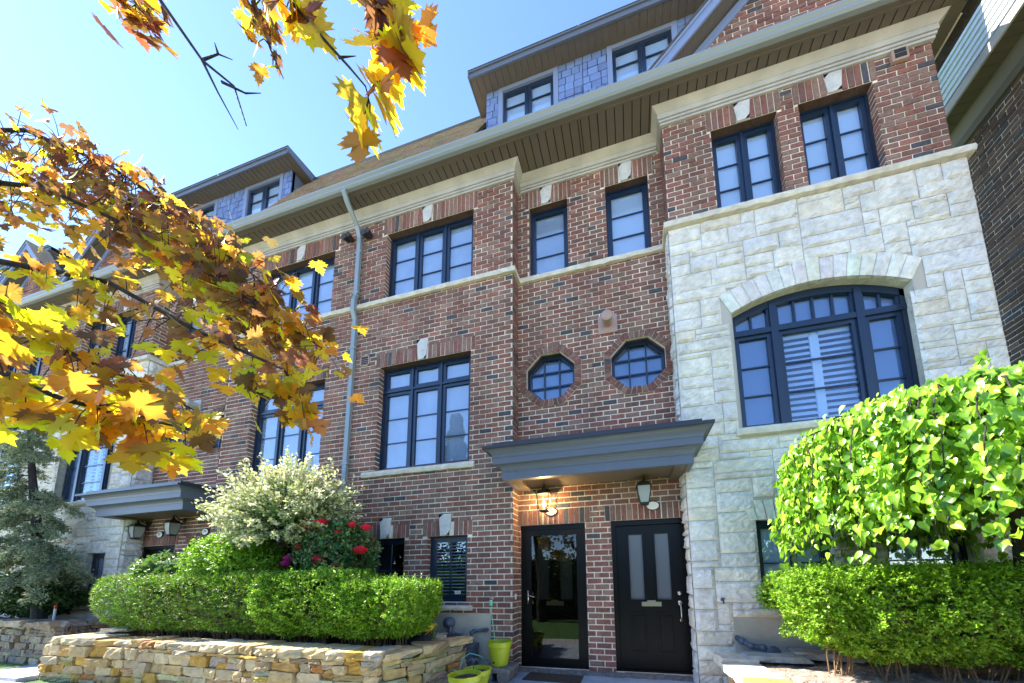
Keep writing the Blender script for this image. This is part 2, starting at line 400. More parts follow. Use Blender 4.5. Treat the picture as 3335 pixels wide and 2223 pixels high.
def ring(cx, cz, ri, ro, y, parent, seed):
    """octagon brick surround: ri/ro are apothems"""
    r = random.Random(seed); mb = MB(); t = math.tan(PI / 8)
    for k in range(8):
        an = k * PI / 4; ca, sa = math.cos(an), math.sin(an)
        def P(u, rad, yy): return (cx + ca * rad - sa * u, yy, cz + sa * rad + ca * u)
        w0, w1 = ri * t, ro * t
        mb.prism([P(-w0, ri, y - .013), P(w0, ri, y - .013), P(w1, ro, y - .013), P(-w1, ro, y - .013)], (0, .04, 0), mi=1)
        n = 5
        for i in range(n):
            a0, a1 = -1 + 2 * i / n, -1 + 2 * (i + 1) / n
            g = .005; e = (1 if 0 < i else .4, 1 if i < n - 1 else .4)
            q = [(w0 * a0 + g * e[0], ri + .003), (w0 * a1 - g * e[1], ri + .003), (w1 * a1 - g * e[1], ro - .004), (w1 * a0 + g * e[0], ro - .004)]
            tt = r.uniform(.008, .014)
            fr = [P(u, rad, y - .013 - tt) for u, rad in q]; bk = [P(u, rad, y - .011) for u, rad in q]
            mb.mesh(fr + bk, [(0, 1, 2, 3), (0, 4, 5, 1), (1, 5, 6, 2), (2, 6, 7, 3), (3, 7, 4, 0)], tuple(x * .85 for x in bcol(r, PAL, .03)), 0)
    mb.build('window_surround', ['brick', 'mortar'], parent)
def octwin(cx, cz, ra, y, parent, label=None):
    mb = MB(); t = math.tan(PI / 8); yy = y + .09
    def ngon(rad): return [(cx + rad / math.cos(PI / 8) * math.cos(PI / 8 + k * PI / 4), cz + rad / math.cos(PI / 8) * math.sin(PI / 8 + k * PI / 4)) for k in range(8)]
    A, B = ngon(ra), ngon(ra - .05)
    for k in range(8):
        j = (k + 1) % 8
        mb.prism([(A[k][0], yy, A[k][1]), (A[j][0], yy, A[j][1]), (B[j][0], yy, B[j][1]), (B[k][0], yy, B[k][1])], (0, .05, 0))
    rb = ra - .045
    for s in (-1, 1):
        p = s * rb * .36; e = rb
        mb.box(cx + p - .012, cx + p + .012, yy + .01, yy + .035, cz - e, cz + e)
        mb.box(cx - e, cx + e, yy + .011, yy + .034, cz + p - .012, cz + p + .012)
    o = mb.build('octagonal_window', 'black', parent, label)
    g = MB(); g.prism([(x, yy + .036, z) for x, z in ngon(ra - .02)], (0, .006, 0)); g.build('glass', 'glass', o)
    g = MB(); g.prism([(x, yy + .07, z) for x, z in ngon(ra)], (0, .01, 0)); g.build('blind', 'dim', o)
    rv = MB(); reveal(rv, ngon(ra), y - .012, yy + .06, 0, (.13, .075, .058)); rv.build('reveal', 'brick', o)

YB, YA, YC = 4.772, 4.523, 4.465
MIDX, PARTY, XA1, XC0, XC2 = -.4585, -4.725, -1.671, .739, 4.10
ZF = 7.92; ZL = 6.222

def sill(x0, x1, z0, z1, y, parent, out=.05, name='sill'):
    r = random.Random(int(x0 * 100)); mb = MB(); n = max(4, int((x1 - x0) / .08)); P = []
    for i in range(n + 1):
        x = x0 + (x1 - x0) * i / n; j = r.uniform(-.007, .007)
        P.append([(x, y - out + j, z0 + r.uniform(0, .012)), (x, y - out - .012 + r.uniform(-.006, .006), (z0 + z1) / 2), (x, y - out + j * .5, z1), (x, y + .08, z1 + .008), (x, y + .08, z0)])
    for i in range(n):
        for k in range(5): mb.face([P[i][k], P[i + 1][k], P[i + 1][(k + 1) % 5], P[i][(k + 1) % 5]])
    mb.face(P[0]); mb.face(P[n][::-1])
    return mb.build(name, 'sill', parent)

def eaves(x0, x1, y, parent, wrap=None):
    """frieze boards and cove on one wall plane"""
    mb = MB()
    mb.box(x0, x1, y - .035, y, ZF, ZF + .035); mb.box(x0, x1, y - .05, y, ZF + .041, ZF + .075)
    mb.box(x0, x1, y - .065, y, ZF + .081, ZF + .165)
    mb.prism([(x0, y - .07, ZF + .165), (x0, y - .145, 8.146), (x0, y, 8.146), (x0, y, ZF + .165)], (x1 - x0, 0, 0))
    mb.build('frieze', 'cap', parent)
def eaves_side(x, y0, y1, parent, s=1):
    mb = MB()
    mb.box(x, x + s * .035, y0 - .035, y1, ZF, ZF + .035); mb.box(x, x + s * .05, y0 - .05, y1, ZF + .041, ZF + .075)
    mb.box(x, x + s * .065, y0 - .065, y1, ZF + .081, ZF + .165)
    mb.prism([(x + s * .07, y0 - .07, ZF + .165), (x + s * .145, y0 - .145, 8.146), (x, y0 - .145, 8.146), (x, y0 - .07, ZF + .165)], (0, y1 - y0 + .07, 0))
    mb.build('frieze', 'cap', parent)

def soffit(x0, x1, parent):
    mb = MB(); x = x0
    while x < x1 - .01:
        e = min(x + .128, x1); mb.box(x + .007, e - .007, 4.19, 4.9, 8.146, 8.158); mb.box(x, e, 4.20, 4.9, 8.160, 8.165, mi=1); x = e
    mb.box(x0, x1, 4.165, 4.19, 8.138, 8.17)
    mb.box(x0, x1, 4.12, 4.165, 8.148, 8.25)
    mb.build('soffit', ['soffit', 'dark'], parent)
    g = MB()
    pr = [(4.118, 8.155), (4.07, 8.16), (4.045, 8.18), (4.04, 8.215), (4.015, 8.24), (4.012, 8.268), (4.028, 8.273), (4.034, 8.25), (4.06, 8.235), (4.118, 8.235)]
    n = len(pr); P = [(x0, y, z) for y, z in pr]
    g.prism(P, (x1 - x0, 0, 0)); g.build('gutter', 'gutter', parent)

def shingles(mb, x0, x1, yz0, yz1, seed, colr):
    r = random.Random(seed); a = Vector((0, *yz0)); b = Vector((0, *yz1)); L = (b - a).length; d = (b - a) / L; nrm = Vector((0, -d.z, d.y))
    k = 0; s = 0
    while s < L:
        e = min(s + .14, L); x = x0 - r.random() * .15
        while x < x1:
            w = r.uniform(.12, .26); u, v = max(x, x0), min(x + w, x1)
            if v - u > .01:
                c = tuple(q * r.uniform(.8, 1.2) for q in colr); t = r.uniform(.006, .014)
                p0 = a + d * s; p1 = a + d * e
                A = [Vector((u, 0, 0)) + p0 + nrm * (.012 + t), Vector((v, 0, 0)) + p0 + nrm * (.012 + t), Vector((v, 0, 0)) + p1 + nrm * .006, Vector((u, 0, 0)) + p1 + nrm * .006]
                B = [Vector((u, 0, 0)) + p0, Vector((v, 0, 0)) + p0]
                mb.mesh(A + B, [(0, 1, 2, 3), (0, 4, 5, 1)], c)
            x += w
        s = e
def shakes(mb, x0, x1, z0, z1, y, seed):
    r = random.Random(seed); z = z1; k = 0
    while z > z0:
        zz = max(z - .155, z0); x = x0 - r.random() * .12
        while x < x1:
            w = r.uniform(.13, .2); u, v = max(x, x0), min(x + w, x1)
            if v - u > .015:
                kk = r.uniform(.8, 1.15); c = (.14 * kk, .20 * kk, .38 * kk); jj = r.uniform(0, .012)
                mb.box(u + .006, v - .006, y - .02 - r.uniform(0, .006), y, zz + jj + .006, z, c)
            x += w
        z = zz
    mb.box(x0, x1, y, y + .05, z0, z1, (.03, .035, .06))

# ------------------------------------------------------------------ the two house designs
def brick_house(name_label, seed, left_end=PARTY):
    th = thing('townhouse', name_label, 'house', (-3.0, YA, -.1), 'attached brick and stone townhouses')
    # bay wall
    W = [(-4.135, -2.385, ZL, 7.595, 3, 3, None), (-4.135, -2.39, 3.031, 4.921, 3, 3, 4.50), (-4.17, -3.485, .888, 1.888, 1, 2, None), (-3.08, -2.394, .888, 1.888, 1, 2, None)]
    lint = [(-4.215, -2.305, 7.595, ZF), (-4.215, -2.31, 4.921, 5.17), (-4.25, -3.40, 1.888, 2.12), (-3.165, -2.31, 1.888, 2.12)]
    PX0, PX1, PZ = -4.43, -2.0, .757
    def cuts(a, b):
        m_ = (a + b) / 2; o = [(w[0], w[1]) for w in W if w[2] < m_ < w[3]] + [(l[0], l[1]) for l in lint if l[2] < m_ < l[3]]
        if m_ < PZ: o.append((PX0, PX1))
        return o
    mb = MB()
    bricks(mb, (0, YA, 0), (1, 0, 0), (0, -1, 0), left_end, XA1, -.12, ZF, cuts, seed)
    sheet(mb, (0, YA, 0), (1, 0, 0), left_end, XA1, -.3, 8.17, [w[:4] for w in W])
    bricks(mb, (XA1, 0, 0), (0, 1, 0), (1, 0, 0), YA - .008, YB, -.12, ZF, None, seed + 1)
    sheet(mb, (XA1, 0, 0), (0, 1, 0), YA, YB, -.3, 8.17, [])
    for i, w_ in enumerate(W): jambs(mb, w_[0], w_[1], w_[2], w_[3], YA, .16, seed + 10 + i)
    # recess wall, left half
    D = (-1.641, -.643, -.05, 2.018); B1 = (-1.462, -.787, ZL, 7.591)
    oc = (-1.125, 4.405, .395)
    lt = [(-1.535, -.71, 7.591, ZF), (XA1, -.565, 2.018, 2.25)]
    def cuts2(a, b):
        m_ = (a + b) / 2; o = []
        for q in (D, B1, *lt):
            if q[2] < m_ < q[3]: o.append((q[0], q[1]))
        dz = abs(m_ - oc[1]); ro = oc[2] + .055
        if dz < ro: h = ro if dz < ro * .414 else ro - (dz - ro * .414); o.append((oc[0] - h, oc[0] + h))
        return o
    bricks(mb, (0, YB, 0), (1, 0, 0), (0, -1, 0), XA1, MIDX, -.12, ZF, cuts2, seed + 2)
    ra = oc[2]; orect = (oc[0] - ra, oc[0] + ra, oc[1] - ra, oc[1] + ra)
    sheet(mb, (0, YB, 0), (1, 0, 0), XA1, MIDX, -.3, 8.17, [D, B1, orect])
    k = ra * (1 - .4142)
    for sx in (-1, 1):
        for sz in (-1, 1): mb.face([(oc[0] + sx * ra, YB, oc[1] + sz * ra), (oc[0] + sx * (ra - k), YB, oc[1] + sz * ra), (oc[0] + sx * ra, YB, oc[1] + sz * (ra - k))], mi=1)
    jambs(mb, *B1, YB, .14, seed + 20); jambs(mb, *D, YB, .12, seed + 22)
    mb.build('brick_wall', ['brick', 'mortar'], th)
    # concrete parging
    mb = MB(); mb.box(PX0, PX1, YA - .006, YA + .05, -.2, PZ - .004); mb.build('parged_foundation', 'conc', th, bevel=.004)
    window(*W[0][:4], YA + .10, th, 3, 3, blind='slats', label='triple window under the eaves of the brick bay', slat=.09)
    window(*W[1][:4], YA + .10, th, 3, 3, transom=4.50, blind='slats', label='tall triple window with transom lights and pale blinds', slat=.052)
    window(*W[2][:4], YA + .09, th, 1, 2, blind='none', muntins=1, sash=.05, label='dark small square window')
    o = window(*W[3][:4], YA + .09, th, 1, 2, blind='open', muntins=1, sash=.05, slat=.05, label='small window with open slatted blind')
    if seed < 300:
        st = MB(); st.box(-2.66, -2.56, YA + .125, YA + .127, 1.0, 1.045); st.box(-2.65, -2.57, YA + .1235, YA + .125, 1.012, 1.034, mi=1); st.build('sticker', ['white', 'slate'], o)
    window(*B1, YB + .09, th, 1, 3, blind='slats', slat=.09, label='narrow upper window over the doors')
    octwin(*oc, YB, th); ring(oc[0], oc[1], oc[2] - .005, oc[2] + .105, YB, th, seed)
    for (a, b, c, d) in lint: soldier(a, b, c, d, YA, th, seed + int(abs(a) * 10), ((a + b) / 2 - .09, (a + b) / 2 + .09))
    soldier(lt[0][0], lt[0][1], lt[0][2], lt[0][3], YB, th, seed + 5, (-1.24, -1.06)); soldier(XA1, -.565, 2.018, 2.25, YB, th, seed + 6)
    keystone(-3.29, 7.60, ZF, YA, th); keystone(-3.29, 4.92, 5.29, YA, th, seed=2); keystone(-3.85, 1.895, 2.22, YA, th, seed=3); keystone(-2.77, 1.895, 2.225, YA, th, seed=4); keystone(-1.15, 7.595, 7.93, YB, th, seed=5)
    # string course
    sill(left_end, XA1 + .055, 6.135, ZL, YA, th, .055, 'string_course'); 
    mb = MB(); mb.box(XA1, XA1 + .058, YA - .04, YB, 6.138, ZL + .003); mb.build('string_course', 'sill', th)
    sill(XA1 + .058, MIDX, 6.135, ZL, YB, th, .055, 'string_course')
    sill(-4.35, -2.29, 2.93, 3.022, YA, th); sill(-4.30, -2.29, .765, .84, YA, th, .06)
    eaves(left_end, XA1, YA, th); eaves_side(XA1, YA, YB, th); eaves(XA1 + .066, MIDX, YB, th)
    soffit(left_end, MIDX, th)
    # mansard roof
    mb = MB(); shingles(mb, left_end, -2.33, (4.10, 8.27), (5.18, 10.6), seed, (.30, .26, .215))
    shingles(mb, -2.33, MIDX, (4.10, 8.27), (4.86, 9.35), seed + 1, (.20, .17, .14))
    mb.face([(left_end, 4.12, 8.25), (-2.33, 4.12, 8.25), (-2.33, 5.19, 10.58), (left_end, 5.19, 10.58)], (.2, .16, .13))
    mb.face([(-2.33, 4.12, 8.25), (MIDX, 4.12, 8.25), (MIDX, 4.88, 9.34), (-2.33, 4.88, 9.34)], (.2, .16, .13))
    mb.box(left_end, MIDX, 5.17, 9.0, 10.45, 10.62, (.05, .05, .05)); mb.box(left_end, -2.33, 5.15, 5.24, 10.55, 10.66, (.06, .055, .05))
    mb.build('roof', 'shingle', th)
    dormer(-2.33, MIDX, th, [(-1.99, -1.0)], seed, True)
    return th

def dormer(x0, x1, th, wins, seed, left):
    yd = 4.87; Z0, Z1 = 9.3, 10.55
    mb = MB(); edges = [x0] + [e for w in wins for e in (w[0] - .09, w[1] + .09)] + [x1]
    for i in range(0, len(edges), 2):
        if edges[i + 1] - edges[i] > .02: shakes(mb, edges[i], edges[i + 1], Z0, Z1, yd, seed + i)
    mb.box(x0 + .001, x1 - .001, yd + .049, yd + .3, Z1 - .06, Z1 - .001, (.1, .12, .18))
    if left: mb.box(x0, x0 + .03, yd + .002, 5.9, Z0 + .002, Z1 - .002, (.1, .12, .18))
    o = mb.build('dormer', 'shake', th, 'shake clad box dormer with wide black eaves')
    t = MB()
    for (a, b) in wins:
        t.box(a - .09, a, yd - .03, yd + .05, Z0, Z1); t.box(b, b + .09, yd - .03, yd + .05, Z0, Z1); t.box(a, b, yd - .028, yd + .05, Z1 - .08, Z1)
        t.box(a, b, yd + .2, yd + .22, Z0, Z1)
    t.build('window_trim', 'trimblue', o)
    for (a, b) in wins:
        w_ = MB(); z0, z1 = 9.3, Z1 - .08
        for (p, q) in ((a, (a + b) / 2 - .006), ((a + b) / 2 + .006, b)):
            w_.box(p, p + .06, yd + .01, yd + .07, z0, z1); w_.box(q - .06, q, yd + .01, yd + .07, z0, z1); w_.box(p + .06, q - .06, yd + .01, yd + .07, z1 - .07, z1); w_.box(p + .06, q - .06, yd + .01, yd + .07, z0, z0 + .07)
            for k in (1, 2): zz = z0 + (z1 - z0) * k / 3 + .05; w_.box(p + .06, q - .06, yd + .03, yd + .05, zz - .01, zz + .01)
        w_.build('window_frame', 'black', o)
        g = MB(); g.box(a + .02, b - .02, yd + .04, yd + .046, z0 + .02, z1 - .02); g.build('glass', 'glass', o)
        g = MB(); g.box(a, b, yd + .06, yd + .07, z0, z1 - .03); g.build('blind', 'blind', o)
    e = MB(); xl = x0 - (.225 if left else 0); yf = 4.57
    x = xl
    while x < x1 - .005:
        q = min(x + .125, x1); e.box(x + .004, q - .004, yf + .03, yd + .02, Z1, Z1 + .008); x = q
    e.box(xl, x1, yf + .03, yd + .3, Z1 + .008, Z1 + .03)
    if left: e.box(xl, x0 + .1, yd + .02, 5.5, Z1, Z1 + .02)
    e.build('dormer_soffit', 'soffit', o)
    f = MB(); f.box(xl, x1, yf, yf + .03, Z1 - .012, Z1 + .12); f.box(xl, x1, yf - .02, yf, Z1 + .085, Z1 + .125)
    if left: f.box(xl - .02, xl, yf - .02, 5.7, Z1 - .012, Z1 + .125)
    f.build('dormer_fascia', 'canopy', o)
    f = MB(); f.prism([(xl - (.02 if left else 0), yf - .03, Z1 + .125), (xl - (.02 if left else 0), 6.5, Z1 + .35), (xl - (.02 if left else 0), 6.5, Z1 + .125)], (x1 - xl, 0, 0)); f.build('dormer_roof', 'flatroof', o)

def arch_z(x, xl, xr, zs, rise):
    t = (x - (xl + xr) / 2) / ((xr - xl) / 2); hw = (xr - xl) / 2
    Rr = (hw * hw + rise * rise) / (2 * rise); return zs + math.sqrt(max(Rr * Rr - (x - (xl + xr) / 2) ** 2, 0)) - (Rr - rise)

def stone_house(name_label, seed, low=None, right_end=XC2, gable=True, only_bay=False):
    th = thing('townhouse', name_label, 'house', (2.4, YC, -.1), 'attached brick and stone townhouses')
    YS = YC - .005
    if low is None: low = [(1.455, 2.25), (2.72, 3.5)]
    low = [(a, b, .838, 1.878) for a, b in low]
    AX0, AX1, AZ0, AZS, RISE = 1.43, 3.375, 3.04, 4.665, .235
    PX0, PX1, PZ = 1.108, 3.85, .742
    xc = (AX0 + AX1) / 2; hw = (AX1 - AX0) / 2; Rr = (hw * hw + RISE * RISE) / (2 * RISE); zc = AZS + RISE - Rr
    def blocked(u, z):
        if z < PZ and PX0 < u < PX1: return True
        if any(a - .0 < u < b and c - .02 < z < d + .25 for a, b, c, d in low) : return True
        if AZ0 - .09 < z < AZS + .05 and AX0 < u < AX1: return True
        if z >= AZS - .12 and math.hypot(u - xc, z - zc) < Rr + .30 and abs(u - xc) < hw + .13: return True
        if math.hypot(u - xc, z - zc) < Rr + .02 and z > AZS and abs(u - xc) < hw: return True
        return False
    mb = MB()
    ashlar(mb, (0, YS, 0), (1, 0, 0), (0, -1, 0), XC0 - .02, right_end, -.12, 6.135, blocked, seed)
    # backing with arch hole
    sheet(mb, (0, YS, 0), (1, 0, 0), XC0 - .02, right_end, -.3, 6.14, [(a, b, c, d) for a, b, c, d in low] + [(AX0, AX1, AZ0, AZS + RISE + .01)], mi=1)
    n = 20
    for i in range(n):
        a, b = AX0 + (AX1 - AX0) * i / n, AX0 + (AX1 - AX0) * (i + 1) / n
        mb.face([(a, YS, arch_z(a, AX0, AX1, AZS, RISE)), (b, YS, arch_z(b, AX0, AX1, AZS, RISE)), (b, YS, AZS + RISE + .01), (a, YS, AZS + RISE + .01)], mi=1)
    poly = [(AX0, AZ0), (AX1, AZ0)] + [(AX1 - (AX1 - AX0) * i / n, arch_z(AX1 - (AX1 - AX0) * i / n, AX0, AX1, AZS, RISE)) for i in range(n + 1)]
    # thick stone reveals
    for i in range(len(poly)):
        a, b = poly[i], poly[(i + 1) % len(poly)]
        mb.face([(a[0], YS - .02, a[1]), (b[0], YS - .02, b[1]), (b[0], YS + .16, b[1]), (a[0], YS + .16, a[1])], (.52, .5, .42), 0)
    for a, b, c, d in low:
        for (p, q) in (((a, c), (b, c)), ((b, c), (b, d)), ((b, d), (a, d)), ((a, d), (a, c))): mb.face([(p[0], YS - .012, p[1]), (q[0], YS - .012, q[1]), (q[0], YS + .16, q[1]), (p[0], YS + .16, p[1])], (.5, .48, .42), 0)
    # side returns
    ashlar(mb, (XC0 - .02, 0, 0), (0, 1, 0), (-1, 0, 0), YS, YB, -.12, 6.135, lambda u, z: False, seed + 1)
    sheet(mb, (XC0 - .02, 0, 0), (0, 1, 0), YS, YB, -.3, 6.14, [], mi=1)
    sheet(mb, (right_end, 0, 0), (0, 1, 0), YS, YB + 1.5, -.3, 6.14, [], mi=1)
    ashlar(mb, (right_end, 0, 0), (0, 1, 0), (1, 0, 0), YS, YB + 1.2, -.12, 6.135, lambda u, z: False, seed + 2)
    # voussoirs over the arch
    r = random.Random(seed); nv = 15; a0 = math.atan2(AZS - zc + .0, hw + .0); tot = PI - 2 * a0
    for i in range(nv):
        ta, tb = a0 + tot * i / nv + .0012, a0 + tot * (i + 1) / nv - .0012
        kc = (i == nv // 2); ro = Rr + (.40 if kc else .31 + r.uniform(-.015, .015)); ri = Rr - .0
        nn = 4; fr = []
        for q in range(nn + 1):
            rad = ri + (ro - ri) * q / nn
            for p in range(4):
                an = ta + (tb - ta) * p / 3; e = q in (0, nn) or p in (0, 3)
                fr.append((xc + rad * math.cos(an), YS - (.014 if e else r.uniform(.022, .034)), zc + rad * math.sin(an)))
        col = tuple(x * r.uniform(.95, 1.06) for x in r.choice(SPAL[:3]))
        mb.mesh(fr, [(q * 4 + p, q * 4 + p + 1, q * 4 + p + 5, q * 4 + p + 4) for q in range(nn) for p in range(3)], col, 0)
        c4 = [(xc + rad * math.cos(an), YS - .014, zc + rad * math.sin(an)) for rad, an in ((ri, ta), (ri, tb), (ro, tb), (ro, ta))]
        mb.prism([(p_[0], YS - .010, p_[2]) for p_ in c4], (0, .03, 0), col, 0)
    for a, b, c, d in low:                                   # stone lintels of upright blocks
        k = 9; p = (b - a + .12) / k
        for i in range(k):
            u = a - .06 + i * p; t = (i - k / 2 + .5) * .012
            mb.prism([(u + .003, YS - .022 - r.uniform(0, .012), d + .002), (u + p - .003, YS - .026, d + .002), (u + p - .003 + t, YS - .022, d + .245), (u + .003 + t, YS - .026, d + .245)], (0, .03, 0), tuple(x * r.uniform(.93, 1.05) for x in SPAL[r.randrange(3)]), 0)
    mb.build('stone_facing', ['stone', 'joint'], th)
    mb = MB(); mb.box(PX0, PX1, YS - .004, YS + .05, -.2, PZ - .004); mb.build('parged_foundation', 'conc', th)
    # upper brick
    W = [(1.385, 2.235, ZL, 7.60), (2.488, 3.34, ZL, 7.60)]
    lint = [(1.33, 2.29, 7.60, ZF), (2.433, 3.395, 7.60, ZF)]
    def cuts(a, b):
        m_ = (a + b) / 2; return [(w[0], w[1]) for w in W + lint if w[2] < m_ < w[3]]
    mb = MB(); xr = right_end - (.11 if right_end == XC2 else 0)
    bricks(mb, (0, YC, 0), (1, 0, 0), (0, -1, 0), XC0, xr, ZL, ZF, cuts, seed + 4)
    sheet(mb, (0, YC, 0), (1, 0, 0), XC0, xr, 6.1, 8.17, W)
    bricks(mb, (XC0, 0, 0), (0, 1, 0), (-1, 0, 0), YC, YB, ZL, ZF, None, seed + 5); sheet(mb, (XC0, 0, 0), (0, 1, 0), YC, YB, 6.1, 8.17, [])
    bricks(mb, (xr, 0, 0), (0, 1, 0), (1, 0, 0), YC, YB + 1.2, ZL, ZF, None, seed + 6); sheet(mb, (xr, 0, 0), (0, 1, 0), YC, YB + 1.2, 6.1, 8.17, [])
    for i, w_ in enumerate(W): jambs(mb, *w_, YC, .16, seed + 30 + i)
    # recess half
    D = (-.274, .741, -.05, 2.018); B2 = (-.155, .522, ZL, 7.591); oc = (.222, 4.40, .395)
    lt = [(-.23, .60, 7.591, ZF), (-.355, XC0, 2.018, 2.25)]
    def cuts2(a, b):
        m_ = (a + b) / 2; o = [(q[0], q[1]) for q in (D, B2, *lt) if q[2] < m_ < q[3]]
        dz = abs(m_ - oc[1]); ro = oc[2] + .055
        if dz < ro: h = ro if dz < ro * .414 else ro - (dz - ro * .414); o.append((oc[0] - h, oc[0] + h))
        return o
    XR = XC0 + .02
    bricks(mb, (0, YB, 0), (1, 0, 0), (0, -1, 0), MIDX, XR, -.12, ZF, cuts2, seed + 7)
    ra = oc[2]; k = ra * (1 - .4142)
    sheet(mb, (0, YB, 0), (1, 0, 0), MIDX, XR, -.3, 8.17, [D, B2, (oc[0] - ra, oc[0] + ra, oc[1] - ra, oc[1] + ra)])
    for sx in (-1, 1):
        for sz in (-1, 1): mb.face([(oc[0] + sx * ra, YB, oc[1] + sz * ra), (oc[0] + sx * (ra - k), YB, oc[1] + sz * ra), (oc[0] + sx * ra, YB, oc[1] + sz * (ra - k))], mi=1)
    jambs(mb, *B2, YB, .14, seed + 20); jambs(mb, *D, YB, .12, seed + 22)
    mb.build('brick_wall', ['brick', 'mortar'], th)
    window(*W[0], YC + .10, th, 2, 3, blind='slats', slat=.09, label='left double casement over the stone ledge'); window(*W[1], YC + .10, th, 2, 3, blind='slats', slat=.09, label='right double casement over the stone ledge')
    window(*B2, YB + .09, th, 1, 3, blind='slats', slat=.09, label='narrow upper window over the doors')
    for (a, b, c, d) in low: window(a, b, c, d, YC + .07, th, 1, 2, blind='plain', muntins=1, sash=.06, label='low square window with drawn white blind')
    octwin(*oc, YB, th); ring(oc[0], oc[1], oc[2] - .005, oc[2] + .105, YB, th, seed)
    for (a, b, c, d) in lint: soldier(a, b, c, d, YC, th, seed + int(a * 10), ((a + b) / 2 - .09, (a + b) / 2 + .09)); keystone((a + b) / 2, 7.605, ZF - .01, YC, th, seed=int(a * 10))
    soldier(lt[0][0], lt[0][1], lt[0][2], lt[0][3], YB, th, seed + 5, (.09, .27)); soldier(lt[1][0], lt[1][1], 2.018, 2.25, YB, th, seed + 6); keystone(.18, 7.595, 7.93, YB, th, seed=5)
    # arched window
    yf = YC + .11; mb = MB(); fw = .05
    def az(x, inset=0): return arch_z(x, AX0, AX1, AZS, RISE) - inset
    mb.box(AX0, AX0 + fw, yf, yf + .08, AZ0, AZS); mb.box(AX1 - fw, AX1, yf, yf + .08, AZ0, AZS); mb.box(AX0 + fw, AX1 - fw, yf, yf + .08, AZ0, AZ0 + fw)
    n = 24
    for i in range(n):
        a, b = AX0 + (AX1 - AX0) * i / n, AX0 + (AX1 - AX0) * (i + 1) / n
        mb.prism([(a, yf, az(a, .10)), (b, yf, az(b, .10)), (b, yf, az(b)), (a, yf, az(a))], (0, .08, 0))
    T = 4.425; m1, m2 = 1.955, 2.90
    mb.box(AX0, AX1, yf - .01, yf + .06, T - .035, T + .035)
    for mx in (m1, m2): mb.box(mx - .04, mx + .04, yf - .014, yf + .07, AZ0 + .02, az(mx, .05))
    segs = [(AX0 + fw, m1 - .04, 3), (m1 + .04, m2 - .04, 3), (m2 + .04, AX1 - fw, 3)]
    for (a, b, rw) in segs:
        p, q, s = AZ0 + fw, T - .035, .05
        for (u, v, ww, zz) in ((a, a + s, p, q), (b - s, b, p, q), (a + s, b - s, p, p + s), (a + s, b - s, q - s, q)): mb.box(u, v, yf + .014, yf + .06, ww, zz)
        for kk in range(1, rw): zz = p + s + (q - p - 2 * s) * kk / rw; mb.box(a + s, b - s, yf + .03, yf + .05, zz - .01, zz + .01)
    for (a, b, cc) in ((AX0 + fw, m1 - .04, 2), (m1 + .04, m2 - .04, 4), (m2 + .04, AX1 - fw, 2)):
        s = .028; mb.box(a, a + s, yf + .014, yf + .06, T + .03, az(a + s, .08)); mb.box(b - s, b, yf + .014, yf + .06, T + .03, az(b - s, .08)); mb.box(a + s, b - s, yf + .014, yf + .06, T + .035, T + .06)
        for kk in range(1, cc): xx = a + (b - a) * kk / cc; mb.box(xx - .013, xx + .013, yf + .02, yf + .05, T + .03, az(xx, .08))
    o = mb.build('arched_window', 'black', th, 'wide arched window with plantation shutters')
    g = MB(); g.prism([(x, yf + .04, z) for x, z in [(AX0 + .02, AZ0 + .02), (AX1 - .02, AZ0 + .02)] + [(AX1 - .02 - (AX1 - AX0 - .04) * i / n, az(AX1 - .02 - (AX1 - AX0 - .04) * i / n, .03)) for i in range(n + 1)]], (0, .006, 0)); g.build('glass', 'glass', o)
    b = MB()
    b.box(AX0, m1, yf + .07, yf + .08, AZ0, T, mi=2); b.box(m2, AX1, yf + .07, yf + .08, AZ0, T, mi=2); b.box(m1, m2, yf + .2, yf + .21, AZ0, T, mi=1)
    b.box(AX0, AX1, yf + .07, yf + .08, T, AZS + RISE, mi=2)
    for (u, v) in ((m1 + .03, (m1 + m2) / 2 - .03), ((m1 + m2) / 2 + .03, m2 - .03)):
        b.box(u - .03, u + .02, yf + .09, yf + .115, AZ0, T); b.box(v - .02, v + .03, yf + .09, yf + .115, AZ0, T)
        b.box(u, v, yf + .09, yf + .115, T - .11, T)
        z = AZ0 + .03
        while z < T - .12: b.prism([(u + .02, yf + .085, z), (u + .02, yf + .09, z - .004), (u + .02, yf + .135, z + .055), (u + .02, yf + .13, z + .06)], (v - u - .04, 0, 0)); z += .082
    b.build('shutter', ['blind', 'dark', 'dim'], o)
    sill(XC0 - .08, right_end + .05, 6.13, ZL, YC, th, .075, 'string_course')
    sill(MIDX, XC0 - .07, 6.135, ZL, YB, th, .055, 'string_course')
    mb = MB(); mb.box(XC0 - .078, XC0 - .01, YC - .05, YB, 6.134, ZL + .003); mb.build('string_course', 'sill', th)
    if right_end == XC2: mb = MB(); mb.box(right_end - .02, right_end + .045, YC - .05, YB + 1, 6.134, ZL + .003); mb.build('string_course', 'sill', th)
    sill(AX0 - .085, AX1 + .085, 2.945, AZ0, YC, th, .075); 
    for a, b_, c, d in low: sill(a - .12, b_ + .12, .745, .82, YC, th, .05)
    eaves(XC0, xr, YC, th); eaves(MIDX, XC0 - .066, YB, th); eaves_side(XC0, YC, YB, th, -1)
    if right_end == XC2: eaves_side(xr, YC, YB + 1.2, th, 1)
    soffit(MIDX, right_end + (.2 if right_end == XC2 else 0), th)
    if right_end == XC2:
        s2 = MB()
        y = 4.2
        while y < 6: s2.box(XC2 - .0, 4.30, y + .004, y + .124, 8.144, 8.15); y += .128
        s2.build('soffit', 'soffit', th)
    mb = MB(); xg = 1.05
    shingles(mb, MIDX, xg, (4.10, 8.27), (4.86, 9.35), seed + 1, (.20, .17, .14))
